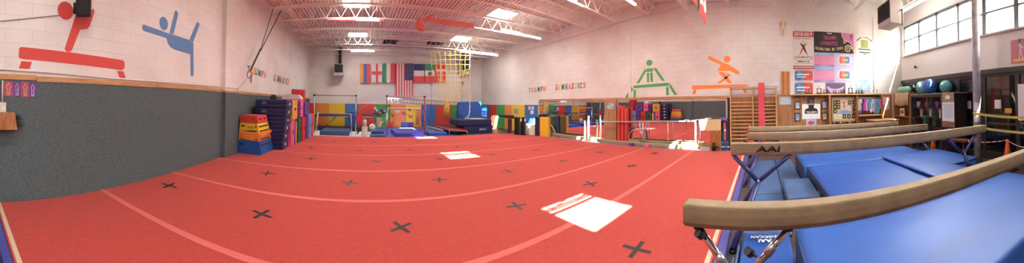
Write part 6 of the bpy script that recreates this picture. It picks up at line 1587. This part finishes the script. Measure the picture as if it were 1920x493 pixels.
# flags hanging edge-on from the roof
def roofflag(label, pts, m, r, seed):
    Pq = [PR(x, y, r) for x, y in pts]; dn = V((Pq[0].x, Pq[0].y, 0)).normalized()
    mb = MB(); mb.prism(Pq, dn*.02); return mb
t = T('hanging_flag', 'red and white flag hanging folded from the roof before the right wall', 'flag', PR(1315, 20, 7.5))
top = 5.6
mb = roofflag('', [(1311.5, 22), (1312, 8), (1316, 7.5), (1319, 11), (1320.5, 22), (1322.5, 26), (1323.5, 43), (1321, 46), (1318.5, 38)], None, 7.5, 1); O('red_fold', mb, M['padred'], t)
mb = roofflag('', [(1313.5, -26), (1323, -26), (1324, 25), (1320.6, 22), (1319, 11), (1316, 7.5), (1312.5, 7)], None, 7.52, 2); O('white_fold', mb, M['paper'], t)
mb = roofflag('', [(1319, 2), (1321, 3), (1320, -8), (1317, -8)], None, 7.46, 2); O('leaf_print', mb, M['padred'], t)
t = T('hanging_flag', 'gold, red and black flag hanging folded behind the red and white one', 'flag', PR(1306, 5, 7.7))
mb = roofflag('', [(1297, -26), (1304, -26), (1304.5, 7), (1299, 2)], None, 7.7, 3); O('gold_fold', mb, M['orange'], t)
mb = roofflag('', [(1304, -26), (1308.5, -26), (1308.5, 16), (1304.5, 8)], None, 7.69, 3); O('red_fold', mb, M['padred'], t)
mb = roofflag('', [(1308.5, -26), (1313, -26), (1311.5, 14), (1308.8, 21), (1308, 18)], None, 7.68, 3); O('black_fold', mb, M['black'], t)
a = PR(1310, -26, 7.6); mb = MB(); mb.tube([PR(1292, -26, 7.7), PR(1328, -26, 7.5)], .012, 6); mb.tube([a, (a.x, a.y, ZC-.05)], .006, 5)
tag(O('flag_rod', mb, M['steel']), 'thin rod under the roof holding the two folded flags', 'rod')
# building across the street, seen through the high windows
t = T('street_building', 'beige building across the street seen through the high windows', 'building', (4, -17, 0))
mb = MB(); mb.box(-14, 14.5, -20, -15.5, 0, 8.3); O('facade', mb, mat('beige_facade', (.52, .40, .28), .8, var=.2, vscale=1.), t)
for k in range(7):
    mb = MB(); x = -10+k*3.6; mb.box(x, x+1.5, -15.5, -15.44, 5.6, 7.2); O('window', mb, M['darkpane'], t)
mb = MB(); mb.box(-14.1, 14.6, -20.1, -15.3, 8.3, 8.6); O('cornice', mb, M['offwhite'], t)
mb = MB(); mb.box(-40, 40, -60, YW-.4, -.3, -.02); S('street_ground', mb, mat('asphalt', (.12, .12, .12), .9))

# ================================================================== LIGHT
w = bpy.data.worlds.new('sky'); SC.world = w; w.use_nodes = True
bg = w.node_tree.nodes['Background']; bg.inputs[0].default_value = (1, .965, .93, 1); bg.inputs[1].default_value = WORLD
def lamp(name, kind, energy, loc, color=(1, 1, 1), **k):
    l = bpy.data.lights.new(name, kind); l.energy = energy; l.color = color
    for a, b in k.items(): setattr(l, a, b)
    o = bpy.data.objects.new(name, l); o.location = loc; COL.objects.link(o); return o
s = lamp('sun', 'SUN', SUN, (0, -20, 20), (1, .90, .74), angle=.009)
s.rotation_euler = V((3.3, 1.97, -5.6)).to_track_quat('-Z', 'Y').to_euler()
for n, (x0, x1, y0, y1) in enumerate(HOLES):
    o = lamp('skylight_portal', 'AREA', 1, ((x0+x1)/2, (y0+y1)/2, ZC+.22), (1, .95, .9), shape='RECTANGLE', size=x1-x0, size_y=y1-y0); o.data.cycles.is_portal = True
for xa, xb in zip(WX, WX[1:]):
    o = lamp('window_portal', 'AREA', 1, ((xa+xb)/2, YW-.16, (SZ+HZ)/2), (1, 1, 1), shape='RECTANGLE', size=xa-xb, size_y=HZ-SZ)
    o.rotation_euler = (-PI/2, 0, 0); o.data.cycles.is_portal = True
vs_ = SC.view_settings
vs_.view_transform = 'Standard'; vs_.look = 'None'; vs_.gamma = 1; vs_.use_curve_mapping = False; vs_.exposure = EXPO
SC.cycles.max_bounces = 10; SC.cycles.diffuse_bounces = 5; SC.cycles.glossy_bounces = 5; SC.cycles.transparent_max_bounces = 12; SC.cycles.caustics_reflective = False; SC.cycles.caustics_refractive = False
SC.cycles.sample_clamp_indirect = 6
SC.cycles.use_denoising = True

# a thing made of a single mesh needs no empty of its own
for r in [o for o in list(SC.objects) if o.type == 'EMPTY' and o.parent is None and o.get('category')]:
    ch = [c for c in r.children]
    if len(ch) == 1 and not ch[0].children and ch[0].type == 'MESH':
        c = ch[0]; props = {k: r[k] for k in r.keys()}; nm = r.name; loc = r.location.copy()
        bpy.data.objects.remove(r); c.parent = None; c.location = loc; c.name = nm
        for k, v in props.items(): c[k] = v
